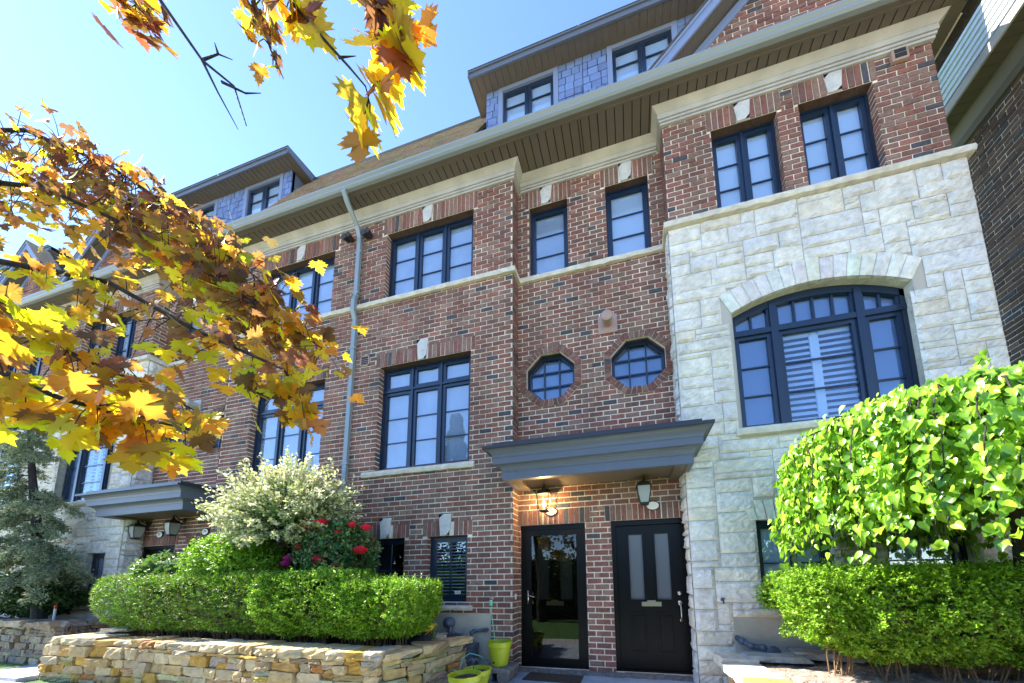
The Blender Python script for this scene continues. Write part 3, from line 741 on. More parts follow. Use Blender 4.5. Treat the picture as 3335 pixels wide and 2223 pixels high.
    mb.face([(MIDX, 4.12, 8.25), (right_end, 4.12, 8.25), (right_end, 4.88, 9.34), (MIDX, 4.88, 9.34)], (.2, .16, .13))
    mb.box(MIDX, right_end, 5.17, 9.0, 10.45, 10.62, (.05, .05, .05)); mb.box(2.2, right_end, 4.9, 5.17, 9.2, 10.6, (.1, .09, .08))
    mb.build('roof', 'shingle', th)
    dormer(MIDX, 2.2, th, [(.065, 1.06)], seed + 60, False)
    # brick gable rising through the eaves
    ax, base, slope = 2.36, 8.30, 1.0; yr = 4.20
    x00 = .42; zap = 8.36 + (ax - x00) * slope
    mb = MB()
    def gc(a, b_):
        z = (a + b_) / 2; h = (zap - .34 - z) / slope; return [(-9, ax - h), (ax + h, 99)]
    bricks(mb, (0, YC, 0), (1, 0, 0), (0, -1, 0), ax - 1.9, ax + 1.9, 8.2, zap - .45, gc, seed + 8)
    mb.prism([(ax - 2.0, YC, 8.2), (ax + 2.0, YC, 8.2), (ax + .05, YC, zap - .25), (ax - .05, YC, zap - .25)], (0, .4, 0), mi=1)
    gob = mb.build('gable', ['brick', 'mortar'], th, 'steep brick gable breaking through the gutter line')
    f = MB(); so_ = MB(); fb = MB()
    for s in (-1, 1):
        def P(x, z, y): return (ax + s * x, y, z)
        H = ax - x00 + .15; z0 = 8.36 - .15
        f.prism([P(H, z0, yr), P(H - .17, z0, yr), P(0, zap - .17, yr), P(0, zap, yr)], (0, .03, 0))
        f.prism([P(H + .02, z0, yr - .02), P(H - .02, z0, yr - .02), P(0, zap - .02, yr - .02), P(0, zap + .04, yr - .02)], (0, .05, 0))
        for k in range(40):
            t0, t1 = k / 40 + .001, (k + 1) / 40 - .001
            A = lambda t, y: P((H - .12) * (1 - t), (z0 + .0) + (zap - .15 - z0) * t, y)
            so_.prism([A(t0, yr + .03), A(t1, yr + .03), A(t1, YC), A(t0, YC)], (0, 0, .01))
        fb.prism([P(H - .15, z0, YC - .03), P(H - .31, z0, YC - .03), P(0, zap - .37, YC - .03), P(0, zap - .19, YC - .03)], (0, .03, 0))
        rf = MB(); 
        f2 = [P(H + .06, z0, yr - .03), P(0, zap + .08, yr - .03), P(0, zap + .04, yr - .03), P(H + .02, z0, yr - .03)]
        fb2 = MB(); fb2.prism(f2, (0, 1.2, 0), (.08, .07, .065)); fb2.build('gable_roof', 'shingle', gob)
    f.build('rake_fascia', 'trimblue', gob); so_.build('rake_soffit', 'soffit', gob); fb.build('rake_frieze', 'trimblue', gob)
    return th

# ------------------------------------------------------------------ doors, canopies, lanterns and fittings of one entrance pair
def text(body, size, loc, parent, name='numerals', rot=(PI / 2, 0, 0), mt='bk', ext=.002):
    cu = bpy.data.curves.new(name, 'FONT'); cu.body = body; cu.size = size; cu.extrude = ext; cu.align_x = 'CENTER'; cu.align_y = 'CENTER'
    tmp = bpy.data.objects.new(name + '_c', cu); C.objects.link(tmp)
    bpy.context.view_layer.update()
    me = bpy.data.meshes.new_from_object(tmp.evaluated_get(bpy.context.evaluated_depsgraph_get()))
    C.objects.unlink(tmp); bpy.data.objects.remove(tmp)
    me.materials.clear(); me.materials.append(M[mt])
    o = bpy.data.objects.new(name, me); C.objects.link(o); o.parent = parent; o.rotation_euler = rot
    base = Vector((0, 0, 0)); q = parent
    while q: base += q.location; q = q.parent
    o.location = Vector(loc) - base
    return o

def front_door(house, x0, x1, storm, hand):
    """x0..x1 opening; hand=+1 latch at the right"""
    z0, z1 = -.05, 2.018; y = YB + .03
    mb = MB()
    mb.box(x0, x0 + .06, y, y + .1, z0, z1); mb.box(x1 - .06, x1, y, y + .1, z0, z1); mb.box(x0 + .06, x1 - .06, y, y + .1, z1 - .07, z1)
    mb.box(x0, x1, y, y + .14, z0 - .02, z0 + .025, mi=0)
    a, b, c, d = x0 + .06, x1 - .06, z0 + .025, z1 - .07; yd = y + (.10 if storm else .045)
    o = MB(); xc = (a + b) / 2; w = b - a
    gl = [(xc - .27, xc - .085), (xc + .085, xc + .27)]; gz = (c + .93, d - .13)
    us = [a, gl[0][0], gl[0][1], gl[1][0], gl[1][1], b]
    for i in range(0, 6, 2): o.box(us[i], us[i + 1], yd, yd + .045, c, d)
    for (p, q) in gl: o.box(p, q, yd, yd + .045, c, gz[0]); o.box(p, q, yd, yd + .045, gz[1], d)
    for (p, q) in gl:                                            # raised mouldings round the lights and lower panels
        for (u, v, s, t) in ((p - .03, p, gz[0] - .03, gz[1] + .03), (q, q + .03, gz[0] - .03, gz[1] + .03), (p, q, gz[1], gz[1] + .03), (p, q, gz[0] - .03, gz[0])): o.box(u, v, yd - .014, yd, s, t)
        pz = (c + .22, c + .76)
        for (u, v, s, t) in ((p - .02, p, *pz), (q, q + .02, *pz), (p, q, pz[1] - .02, pz[1]), (p, q, pz[0], pz[0] + .02)): o.box(u, v, yd - .012, yd, s, t)
        o.box(p + .02, q - .02, yd - .012, yd, pz[0] + .05, pz[1] - .05)
    dr = mb.build('door_frame', 'door', house)
    leaf = o.build('door', 'door', house, 'black panelled front door with two tall lights')
    g = MB()
    for (p, q) in gl: g.box(p, q, yd + .02, yd + .03, *gz)
    g.build('door_light', 'frost', leaf)
    s = MB(); s.box(xc - .13, xc + .13, yd - .010, yd, c + .84, c + .92); s.box(xc - .10, xc + .10, yd - .014, yd - .010, c + .852, c + .905); s.build('mail_slot', 'brass', leaf)
    hx = (b - .075) if hand > 0 else (a + .075); h = MB()
    h.lathe((hx, yd, .99), [(.032, 0), (.032, -.012), (.018, -.024), (.0, -.024)], 16, 'y')
    h.lathe((hx, yd, .86), [(.032, 0), (.030, -.012), (.014, -.02), (.0, -.02)], 16, 'y', sy=1.3)
    h.tube([(hx, yd - .01, .86), (hx, yd - .055, .83), (hx, yd - .06, .74), (hx, yd - .05, .66), (hx, yd - .01, .63)], [.008, .009, .011, .009, .008], 8)
    h.lathe((hx, yd, .63), [(.022, 0), (.02, -.01), (.0, -.014)], 14, 'y'); h.build('handle', 'brass', leaf, smooth=True)
    if storm:
        y2 = y + .012; st = MB()
        for (u, v, p, q) in ((a, a + .10, c, d), (b - .085, b, c, d), (a + .10, b - .085, c, c + .10), (a + .10, b - .085, d - .09, d)): st.box(u, v, y2, y2 + .03, p, q)
        sd = st.build('storm_door', 'door', house, 'full glass black storm door in front of the panelled door')
        gg = MB(); gg.box(a + .10, b - .085, y2 + .012, y2 + .018, c + .10, d - .09); gg.build('glass', 'dglass', sd)
        hh = MB(); q = a + .045; hh.box(q - .012, q + .012, y2 - .008, y2, .84, 1.04); hh.tube([(q, y2 - .006, .955), (q, y2 - .04, .955), (q + .04, y2 - .045, .965), (q + .085, y2 - .045, .95), (q + .11, y2 - .04, .945)], .007, 8); hh.build('lever', 'brass', sd, smooth=True)
    return leaf
M['redp'] = mat('red_paint', (.5, .03, .02), rough=.4)
M['frost'] = mat('frosted_door_light', (.11, .115, .12), rough=.35, spec=.6)

def canopy(label):
    t = thing('entrance_canopy', label, 'canopy', (-.45, 4.7, 2.55), 'entrance canopies')
    yf = 4.08; mb = MB(); xl, xr = -1.655, .765
    def lvl(ex, z0, z1, m=mb): m.box(xl - ex, xr + ex, yf - ex, yf - ex + .06, z0, z1); m.box(xl - ex, xl - ex + .06, yf - ex + .06, YA + .15, z0, z1); m.box(xr + ex - .06, xr + ex, yf - ex + .06, YA + .15, z0, z1)
    lvl(0, 2.545, 2.655); lvl(.10, 2.74, 2.825)
    def cove(e0, z0, e1, z1):
        for k in range(4):
            a, b = k / 4, (k + 1) / 4
            ea, eb = e0 + (e1 - e0) * (1 - math.cos(a * PI / 2)), e0 + (e1 - e0) * (1 - math.cos(b * PI / 2)); za, zb = z0 + (z1 - z0) * math.sin(a * PI / 2), z0 + (z1 - z0) * math.sin(b * PI / 2)
            mb.face([(xl - ea, yf - ea, za), (xr + ea, yf - ea, za), (xr + eb, yf - eb, zb), (xl - eb, yf - eb, zb)])
            mb.face([(xl - ea, yf - ea, za), (xl - ea, YA + .1, za), (xl - eb, YA + .1, zb), (xl - eb, yf - eb, zb)])
            mb.face([(xr + ea, yf - ea, za), (xr + ea, YC + .05, za), (xr + eb, YC + .05, zb), (xr + eb, yf - eb, zb)])
    cove(.005, 2.655, .10, 2.74); cove(.105, 2.825, .19, 2.93)
    mb.build('fascia_moulding', 'canopy', t)
    s = MB(); s.box(xl + .06, xr - .06, yf + .06, YB, 2.60, 2.64); s.box(xl + .06, xl + .2, yf + .06, YB - .01, 2.555, 2.60); s.box(xr - .2, xr - .06, yf + .06, YB - .01, 2.555, 2.60); s.build('soffit', 'soffit', t)
    r = MB(); r.box(xl - .21, xr + .21, yf - .21, YA - .02, 2.93, 2.965); r.box(xl - .1, xr + .1, yf - .12, YA - .02, 2.965, 3.03)
    r.box(XA1 + .002, XC0 - .03, YA - .02, YB - .02, 2.93, 3.10); r.build('roof', 'canopyroof', t)
    return t

def lantern(x, z, lit, label):
    t = thing('wall_lantern', label, 'lamp', (x, YB, z), 'lanterns over the front doors')
    y = YB - .18; mb = MB()
    mb.lathe((x, YB, z + .08), [(.055, -.001), (.055, -.015), (.02, -.03), (0, -.03)], 14, 'y')
    mb.tube([(x, YB - .02, z + .08), (x, YB - .10, z + .1), (x, y, z + .17), (x, y, z + .14)], .009, 8)
    def sq(r0, z0, r1, z1):
        A = [(x - r0, y - r0, z0), (x + r0, y - r0, z0), (x + r0, y + r0, z0), (x - r0, y + r0, z0)]; B = [(x - r1, y - r1, z1), (x + r1, y - r1, z1), (x + r1, y + r1, z1), (x - r1, y + r1, z1)]
        mb.mesh(A + B, [(0, 3, 2, 1), (4, 5, 6, 7)] + [(i, (i + 1) % 4, 4 + (i + 1) % 4, 4 + i) for i in range(4)])
    sq(.105, z - .01, .10, z + .005); sq(.09, z + .005, .05, z + .055); sq(.03, z + .055, .022, z + .10); mb.lathe((x, y, z + .10), [(.018, 0), (.022, .015), (.012, .03), (.006, .045), (0, .055)], 10)
    sq(.06, z - .255, .055, z - .235); sq(.035, z - .27, .06, z - .255)
    for sx in (-1, 1):
        for sy in (-1, 1): mb.tube([(x + sx * .085, y + sy * .085, z - .01), (x + sx * .082, y + sy * .082, z - .10), (x + sx * .055, y + sy * .055, z - .24)], .006, 6)
    mb.build('cage', 'iron', t)
    g = MB()
    A = [(x + a * .08, y + b * .08, z - .01) for a, b in ((-1, -1), (1, -1), (1, 1), (-1, 1))]; A2 = [(x + a * .077, y + b * .077, z - .10) for a, b in ((-1, -1), (1, -1), (1, 1), (-1, 1))]; B = [(x + a * .052, y + b * .052, z - .235) for a, b in ((-1, -1), (1, -1), (1, 1), (-1, 1))]
    g.mesh(A + A2 + B, [(i, (i + 1) % 4, 4 + (i + 1) % 4, 4 + i) for i in range(4)] + [(4 + i, 4 + (i + 1) % 4, 8 + (i + 1) % 4, 8 + i) for i in range(4)])
    g.build('glass_panes', 'lampglass' if lit else 'frostlamp', t)
    cn = MB(); cn.lathe((x, y, z - .235), [(.012, 0), (.012, .09), (0, .09)], 10); cn.build('candle_sleeve', 'cream', t)
    bl = MB(); bl.lathe((x, y, z - .145), [(.006, 0), (.014, .02), (.010, .04), (0, .06)], 10); bl.build('bulb', 'bulb' if lit else 'white', t, smooth=True)
    if lit:
        l = bpy.data.lights.new('lantern_light', 'POINT'); l.energy = 9; l.color = (1, .68, .32); l.shadow_soft_size = .02
        lo = bpy.data.objects.new('lantern_light', l); C.objects.link(lo); lo.parent = t
        lo.location = Vector((0, -.2, -.11))
    return t
M['lampglass'] = glassmat('lantern_glass', 1.35, (.95, .93, .88))
M['frostlamp'] = mat('frosted_lantern_glass', (.34, .35, .33), rough=.4, spec=.5)
M['bulb'] = mat('lit_bulb', (1, .7, .3)); _b = M['bulb'].node_tree.nodes['Principled BSDF']; _b.inputs['Emission Color'].default_value = (1, .62, .25, 1); _b.inputs['Emission Strength'].default_value = 14

def plaque(x, z, body, label):
    t = thing('house_number_plaque', label, 'sign', (x, YB, z), 'oval house number plaques')
    mb = MB(); mb.lathe((x, YB - .013, z), [(.095, .0), (.095, -.012), (.088, -.018), (0, -.018)], 28, 'y', sy=.72); mb.build('rim', 'iron', t)
    mb = MB(); mb.lathe((x, YB - .030, z), [(.082, 0), (.078, -.006), (0, -.006)], 28, 'y', sy=.70); mb.build('face', 'cream', t)
    sg, of = UNIT
    if body: text(body, .085, (x * sg + of, YB - .037, z), t)
    return t

# ------------------------------------------------------------------ build the row
LAB = {81: 'brick bay townhouse right of the grey downspout with a glass storm door', 83: 'pale stone fronted townhouse with arched window and brick gable at the right',
       79: 'brick bay townhouse left of the grey downspout behind the white willow', 77: 'stone fronted townhouse behind the yellow maple leaves at the left', 75: 'farthest stone townhouse at the left edge behind the conifer'}
UNIT = (1, 0.0)
h81 = brick_house(LAB[81], 100); h83 = stone_house(LAB[83], 200)
front_door(h81, -1.641, -.643, True, -1); front_door(h83, -.274, .741, False, 1)
canopy('grey moulded canopy over the two nearer front doors')
lantern(-1.21, 2.44, True, 'lit bronze lantern over the glass storm door'); lantern(.20, 2.45, False, 'unlit frosted lantern over the right hand black door')
plaque(-1.14, 2.205, '81', 'oval cream number 81 plaque behind the lit lantern'); plaque(.315, 2.20, '', 'oval cream plaque half hidden by the frosted lantern')
UNIT = (-1, -9.45)
h79 = brick_house(LAB[79], 300, PARTY); h77 = stone_house(LAB[77], 400, [(1.16, 1.75), (2.24, 2.85)], XC2 - .003)
front_door(h79, -1.641, -.643, False, -1); front_door(h77, -.274, .741, False, 1)
canopy('grey moulded canopy over the two farther front doors')
lantern(-.46, 2.44, False, 'black lantern on the brick pier between doors 77 and 79'); lantern(.60, 2.42, False, 'frosted lantern beside the stone corner near door 77')
plaque(-1.14, 2.245, '79', 'round cream number 79 plaque over the farther door'); plaque(.19, 2.245, '77', 'round cream number 77 plaque beside the stone bay')
UNIT = (1, -17.65)
h75 = stone_house(LAB[75], 500, None, XC2 - .003)
UNIT = (1, 0.0)

# ------------------------------------------------------------------ right hand neighbour, turned side on
nb = thing('side_house', 'dark brick house side at the right edge with pale ribbed siding over its eaves', 'house', (6, 3, -.1))
mb = MB(); wx = 5.40
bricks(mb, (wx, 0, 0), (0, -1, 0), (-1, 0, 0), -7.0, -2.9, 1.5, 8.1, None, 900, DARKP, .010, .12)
mb.box(wx, wx + 3, 2.9, 7.0, -.3, 10.5, mi=1)
mb.build('brick_wall', ['brick', 'mortar'], nb)
mb = MB(); y = 2.9
while y < 7: mb.box(5.0, 5.40, y + .003, y + .125, 8.15, 8.158); y += .128
mb.box(5.0, wx, 2.9, 7, 8.158, 8.17)
mb.prism([(wx, 2.9, 7.86), (wx - .06, 2.9, 7.86), (wx - .07, 2.9, 7.98), (wx - .16, 2.9, 8.145), (wx, 2.9, 8.145)], (0, 4.1, 0)); mb.build('soffit', 'soffit', nb)
mb = MB(); mb.box(4.97, 5.0, 2.9, 7, 8.13, 8.27); mb.build('fascia', 'cap', nb)
mb = MB(); mb.box(5.03, 5.1, 2.9, 7, 8.18, 8.36, mi=1); z = 8.34
while z < 10.4:
    mb.prism([(5.03, 2.9, z), (4.995, 2.9, z + .006), (5.01, 2.9, z + .098), (5.03, 2.9, z + .104)], (0, 4.1, 0)); z += .112
mb.box(5.03, 5.4, 2.9, 7, 8.3, 10.5, mi=1); mb.build('siding', ['siding', 'dark'], nb)

# ------------------------------------------------------------------ downspout and wall fittings
mb = MB(); xd = -4.70; g = .05
def rect_pipe(mb, pts, hx=.04, hy=.028):
    for i in range(len(pts) - 1):
        a, b = Vector(pts[i]), Vector(pts[i + 1])
        A = [a + Vector((sx * hx, sy * hy, 0)) for sx, sy in ((-1, -1), (1, -1), (1, 1), (-1, 1))]; B = [b + Vector((sx * hx, sy * hy, 0)) for sx, sy in ((-1, -1), (1, -1), (1, 1), (-1, 1))]
        mb.mesh(A + B, [(0, 3, 2, 1), (4, 5, 6, 7)] + [(k, (k + 1) % 4, 4 + (k + 1) % 4, 4 + k) for k in range(4)])
rect_pipe(mb, [(xd, 4.08, 8.2), (xd, 4.08, 8.12), (xd, 4.16, 8.00), (xd, 4.40, 7.78), (xd, 4.47, 7.62), (xd, 4.47, 6.42), (xd, 4.43, 6.30), (xd, 4.425, 6.08), (xd, 4.485, 5.94), (xd, 4.485, .3)])
o = tag(mb.build('downspout', 'gutter', None), 'grey rectangular downspout between the two brick bays', 'downspout')
for z in (7.3, 6.45, 5.35, 3.2, 1.2): mb = MB(); mb.box(xd - .07, xd + .07, 4.44 if z > 6.2 else 4.452, YA - .006, z, z + .03); mb.build('strap', 'gutter', o)

t = thing('exhaust_vent', 'rosy beige round exhaust vent on square plate over the octagonal windows', 'vent', (-.20, YB, 5.1), 'hooded exhaust vents')
def exhaust(t, x, z, m_='vent'):
    mb = MB(); mb.box(x - .145, x + .145, YB - .026, YB, z - .15, z + .15); mb.build('plate', m_, t)
    mb = MB(); mb.lathe((x, YB - .02, z + .02), [(.075, 0), (.075, -.13), (.085, -.135), (.085, -.17), (.06, -.185), (0, -.19)], 24, 'y'); mb.build('pipe', m_, t, smooth=False)
exhaust(t, -.20, 5.10)
UNIT = (-1, -9.45)
t = thing('exhaust_vent', 'cream round exhaust vent over the farther octagonal windows', 'vent', (-.38, YB, 5.1), 'hooded exhaust vents'); exhaust(t, -.38, 5.03, 'cap')
UNIT = (1, 0.0)
def louvre(x0, x1, z0, z1, y, m_, label, fm='cap'):
    mb = MB(); mb.box(x0, x1, y - .02, y, z0, z0 + .02); mb.box(x0, x1, y - .02, y, z1 - .02, z1); mb.box(x0, x0 + .02, y - .02, y, z0, z1); mb.box(x1 - .02, x1, y - .02, y, z0, z1)
    z = z0 + .03
    while z < z1 - .03: mb.prism([(x0 + .02, y - .004, z + .03), (x0 + .02, y - .018, z), (x0 + .02, y - .014, z), (x0 + .02, y, z + .03)], (x1 - x0 - .04, 0, 0)); z += .035
    mb.box(x0 + .02, x1 - .02, y - .012, y - .008, z0 + .02, z1 - .02, mi=1)
    tag(mb.build('wall_vent', [m_, 'dark']), label, 'vent')
louvre(-4.55, -4.36, 5.0, 5.2, YA, 'vent', 'small louvred brick coloured vent beside the downspout')
louvre(-4.68, -4.45, 2.0, 2.23, YA, 'iron', 'dark brown louvred vent low on the bay behind the rose bush')
t = thing('vent_hood', 'grey square double flap vent high beside the stone house corner', 'vent', (3.63, YC, 7.83))
mb = MB(); mb.box(3.55, 3.73, YC - .05, YC, 7.74, 7.92); mb.build('hood', 'vent', t, bevel=.01)
mb = MB(); mb.box(3.58, 3.70, YC - .056, YC - .05, 7.77, 7.83); mb.box(3.58, 3.70, YC - .056, YC - .05, 7.845, 7.895); mb.build('opening', 'dark', t)
def flood(x, z, lab):
    t = thing('floodlight', lab, 'lamp', (x, YA, z), 'floodlights beside the downspout')
    mb = MB(); mb.lathe((x, YA, z), [(.05, 0), (.05, -.03), (0, -.03)], 12, 'y'); mb.tube([(x, YA - .02, z), (x, YA - .1, z - .03)], .014); mb.build('bracket', 'iron', t)
    mb = MB(); mb.lathe((x - .04, YA - .1, z - .06), [(.03, .06), (.06, -.05), (.06, -.06), (.05, -.055)], 14, 'y'); mb.lathe((x + .05, YA - .1, z - .05), [(.03, .06), (.055, -.05), (.055, -.06), (.045, -.055)], 14, 'y'); mb.build('lamp_head', 'iron', t)
flood(-4.93, 7.70, 'dark twin floodlight left of the downspout under the eaves'); flood(-4.50, 7.66, 'small dark floodlight right of the downspout under the eaves')
# hose tap on stone, tap and cord by the brick corner, doorbell box
mb = MB(); mb.lathe((1.03, YC - .03, .93), [(.018, 0), (.018, -.04), (.012, -.06), (0, -.06)], 10, 'y'); mb.tube([(1.03, YC - .07, .93), (1.03, YC - .09, .91), (1.03, YC - .09, .885)], .01); mb.box(1.005, 1.055, YC - .08, YC - .07, .945, .955)
tag(mb.build('tap', 'pipe'), 'small blue hose tap on the pale stone wall', 'tap')
t = thing('outdoor_socket', 'brown weathered outdoor socket on the brick corner', 'socket', (-1.98, YA, .93))
mb = MB(); mb.lathe((-1.98, YA, .95), [(.035, 0), (.035, -.03), (.02, -.05), (0, -.05)], 12, 'y'); mb.build('housing', 'vent', t)
mb = MB(); P = [(-1.975, YA - .06, .90), (-1.972, YA - .05, .74), (-1.955, YA - .045, .6), (-1.93, YA - .05, .45), (-1.915, YA - .06, .33), (-1.92, YA - .12, .18), (-1.93, YA - .1, .1)]
mb.tube(P, .0065, 6); mb.box(-1.995, -1.957, YA - .08, YA - .04, .84, .92)
mb.tube([(-1.95, 4.33, .12), (-2.05, 4.26, .20), (-2.16, 4.2, .24), (-2.24, 4.15, .18), (-2.25, 4.1, .07), (-2.2, 4.05, -.02), (-2.27, 4.0, .0), (-2.31, 3.97, .06), (-2.25, 3.95, .09), (-2.2, 3.98, .04)], .0065, 6)
tag(mb.build('extension_cord', 'cord', smooth=True), 'mint green extension cord hanging down the brick corner', 'cord')
mb = MB(); mb.box(XA1, XA1 + .012, YA + .06, YA + .13, .92, 1.0); tag(mb.build('bell_push', 'white'), 'small white bell plate on the brick return beside the storm door', 'bell')

# ------------------------------------------------------------------ ground
def sheet_obj(name, x0, x1, y0, y1, z, m_, th=.2):
    mb = MB(); mb.box(x0, x1, y0, y1, z - th, z); return struct(mb.build(name, m_))
M['lawn'] = mat('lawn_grass', (.06, .14, .02), rough=.9, noise=.4, nscale=20, bump=1, bscale=90)
M['road'] = mat('warm_bounce_paving', (.52, .43, .31), rough=.9, noise=.2, nscale=3)  # unseen road, its paving warmed to bounce light onto the facade
M['pave'] = mat('pale_paving', (.42, .40, .38), rough=.85, noise=.15, nscale=4, bump=.3, bscale=40)
mb = MB(); mb.face([(-400, -400, -.17), (400, -400, -.17), (400, 400, -.17), (-400, 400, -.17)]); struct(mb.build('ground', 'lawn'))
sheet_obj('walkway', -60, 60, 2.1, 3.0, -.15, 'pave', .3); sheet_obj('road', -120, 120, -30, -2.0, -.155, 'road', .3)
mb = MB(); mb.box(-1.35 - .95, .95, 3.0, 4.72, -.45, -.10)
struct(mb.build('path', 'slate'))
mb = MB(); mb.box(-9.9, -8.7, 3.0, 4.72, -.45, -.10); struct(mb.build('path', 'slate'))
mb = MB()
rr = random.Random(5)
for i in range(24):                                    # rough concrete nosing under the doors
    a, b = XA1 + (XC0 - XA1) * i / 24, XA1 + (XC0 - XA1) * (i + 1) / 24
    mb.box(a, b, 4.675 + rr.uniform(-.012, .012), 4.80, -.2, -.055 + rr.uniform(-.004, .004))
struct(mb.build('doorstep', 'roughconc'))
UNIT = (-1, -9.45); mb = MB(); mb.box(XA1, XC0, 4.675, 4.8, -.2, -.056); struct(mb.build('doorstep', 'roughconc')); UNIT = (1, 0.0)
mb = MB(); q = [(-1.46, 4.66), (-1.47, 4.33), (-.70, 4.30), (-.70, 4.62)]
mb.prism([(x, y, -.099) for x, y in q], (0, 0, .014)); tag(mb.build('doormat', 'mat'), 'worn brown doormat in front of the glass storm door', 'doormat')
mb = MB()
for i in range(420):                                   # gravel by the pots
    x, y = rr.uniform(-2.5, -1.62), rr.uniform(3.2, 4.5); s = rr.uniform(.008, .016)
    mb.lathe((x, y, -.1), [(s * .7, 0), (s, s * .4), (s * .5, s), (0, s * 1.05)], 5)
o = mb.build('gravel', 'pipe'); o['kind'] = 'stuff'; o['label'] = 'dark gravel round the flower pots'; o['category'] = 'gravel'

# ------------------------------------------------------------------ fieldstone retaining walls
FPAL = [(.50, .38, .20), (.46, .33, .15), (.54, .44, .27), (.44, .27, .09), (.40, .33, .22), (.52, .39, .20), (.32, .23, .13), (.52, .31, .07), (.58, .48, .31), (.36, .31, .24), (.40, .19, .07), (.54, .42, .24), (.48, .37, .22)]
def rock(mb, cx, cy, cz, L, D, H, ang, r, col):
    """one rounded split stone: L along the wall"""
    nx, ny, nz = 5, 4, 4; idx = {}; vs = []; ca, sa = math.cos(ang), math.sin(ang)
    k1 = r.uniform(-.13, .13); k2 = r.uniform(-.10, .10); k3 = r.uniform(-.07, .07); ex = r.uniform(.12, .34)
    for i in range(nx):
        for j in range(ny):
            for k in range(nz):
                if 0 < i < nx - 1 and 0 < j < ny - 1 and 0 < k < nz - 1: continue
                u, v, w_ = i / (nx - 1) * 2 - 1, j / (ny - 1) * 2 - 1, k / (nz - 1) * 2 - 1
                cut = (abs(u) ** 5 + abs(v) ** 5 + abs(w_) ** 5) ** .2
                f = (1 - ex) + ex / max(cut, .01) * 1.0
                q = u * f * (1 + k1 * w_) + r.uniform(-.045, .045), v * f * (1 + k2 * u) + r.uniform(-.09, .09), w_ * f * (1 + k3 * u) + r.uniform(-.06, .06)
                x, y, z = q[0] * L / 2, q[1] * D / 2, q[2] * H / 2
                idx[i, j, k] = len(vs); vs.append((cx + x * ca - y * sa, cy + x * sa + y * ca, cz + z))
    fs = []
    for i in range(nx - 1):
        for j in range(ny - 1): fs += [(idx[i, j, 0], idx[i, j + 1, 0], idx[i + 1, j + 1, 0], idx[i + 1, j, 0]), (idx[i, j, nz - 1], idx[i + 1, j, nz - 1], idx[i + 1, j + 1, nz - 1], idx[i, j + 1, nz - 1])]
        for k in range(nz - 1): fs += [(idx[i, 0, k], idx[i + 1, 0, k], idx[i + 1, 0, k + 1], idx[i, 0, k + 1]), (idx[i, ny - 1, k], idx[i, ny - 1, k + 1], idx[i + 1, ny - 1, k + 1], idx[i + 1, ny - 1, k])]
    for j in range(ny - 1):
        for k in range(nz - 1): fs += [(idx[0, j, k], idx[0, j, k + 1], idx[0, j + 1, k + 1], idx[0, j + 1, k]), (idx[nx - 1, j, k], idx[nx - 1, j + 1, k], idx[nx - 1, j + 1, k + 1], idx[nx - 1, j, k + 1])]
    mb.mesh(vs, fs, col)
def stone_wall(name, label, path, ztop, zbot, seed, group, pal=FPAL, depth=.26):
    r = random.Random(seed); t = thing(name, label, 'retaining wall', (*path[0], zbot), group)
    mb = MB(); cap = MB()
    for a, b in zip(path[:-1], path[1:]):
        a, b = Vector((*a, 0)), Vector((*b, 0)); L = (b - a).length; d = (b - a) / L; ang = math.atan2(d.y, d.x); n = Vector((-d.y, d.x, 0))
        z = zbot
        while z < ztop - .085:
            h = r.uniform(.07, .15); h = min(h, ztop - .075 - z) if ztop - .075 - z - h > .04 else ztop - .075 - z
            s = -.03 - r.random() * .12
            while s < L - .02:
                l = r.uniform(.12, .42); e = min(s + l, L + .04)
                if e - s > .05:
                    c = r.choice(pal); k = r.uniform(.85, 1.15); c = tuple(x * k for x in c); hh = h
                    if r.random() < .3 and h > .085:
                        for (za, zb) in ((z, z + h * .5), (z + h * .5, z + h)):
                            p = a + d * ((s + e) / 2); rock(mb, p.x, p.y, (za + zb) / 2, e - s - .004, depth * r.uniform(.8, 1.1), (zb - za) * .98, ang + r.uniform(-.03, .03), r, tuple(x * r.uniform(.8, 1.1) for x in r.choice(pal)))
                    else:
                        p = a + d * ((s + e) / 2) + n * r.uniform(-.02, .01); rock(mb, p.x, p.y, z + hh / 2, e - s - .014, depth * r.uniform(.8, 1.15), hh * .95, ang + r.uniform(-.05, .05), r, c)
                s = e
            z += h
        s = -.06
        while s < L - .03:
            l = r.uniform(.22, .46); e = min(s + l, L + .07); c = r.choice(pal); k = r.uniform(.95, 1.15); p = a + d * ((s + e) / 2) + n * r.uniform(.02, .06)
            hh = r.uniform(.075, .11)
            rock(cap, p.x, p.y, ztop - .075 + hh / 2 + r.uniform(-.006, .012), e - s - .006, depth * 1.45, hh, ang + r.uniform(-.06, .06), r, tuple(x * k for x in c)); s = e
        core = MB()
        c0 = a + d * .06; c1 = b - d * .06; q = n * depth * .28
        core.prism([c0 - q, c1 - q, c1 + q, c0 + q], (0, 0, ztop - .08 - zbot)); 
        for i, v in enumerate(core.v): core.v[i] = (v[0], v[1], v[2] + zbot)
        core.build('earth_core', 'soil', t)
    mb.build('stonework', 'field', t); cap.build('cap_stones', 'field', t)
    return t
GW = 'dry stone retaining walls of the front beds'
stone_wall('retaining_wall', 'long tan fieldstone retaining wall below the left hedge', [(-8.55, 4.3), (-8.52, 3.30), (-6.6, 3.38), (-4.3, 3.28), (-2.75, 3.30), (-2.5, 3.75), (-2.33, 4.42)], .42, -.2, 11, GW)
stone_wall('retaining_wall', 'fieldstone retaining wall at the far left edge with shade painted in', [(-9.95, 4.35), (-10.0, 3.85), (-14.5, 3.95)], .56, -.2, 12, GW, [(.30, .22, .15), (.36, .29, .2), (.24, .2, .17), (.4, .32, .22)])  # darker stone palette, shade painted into the colours
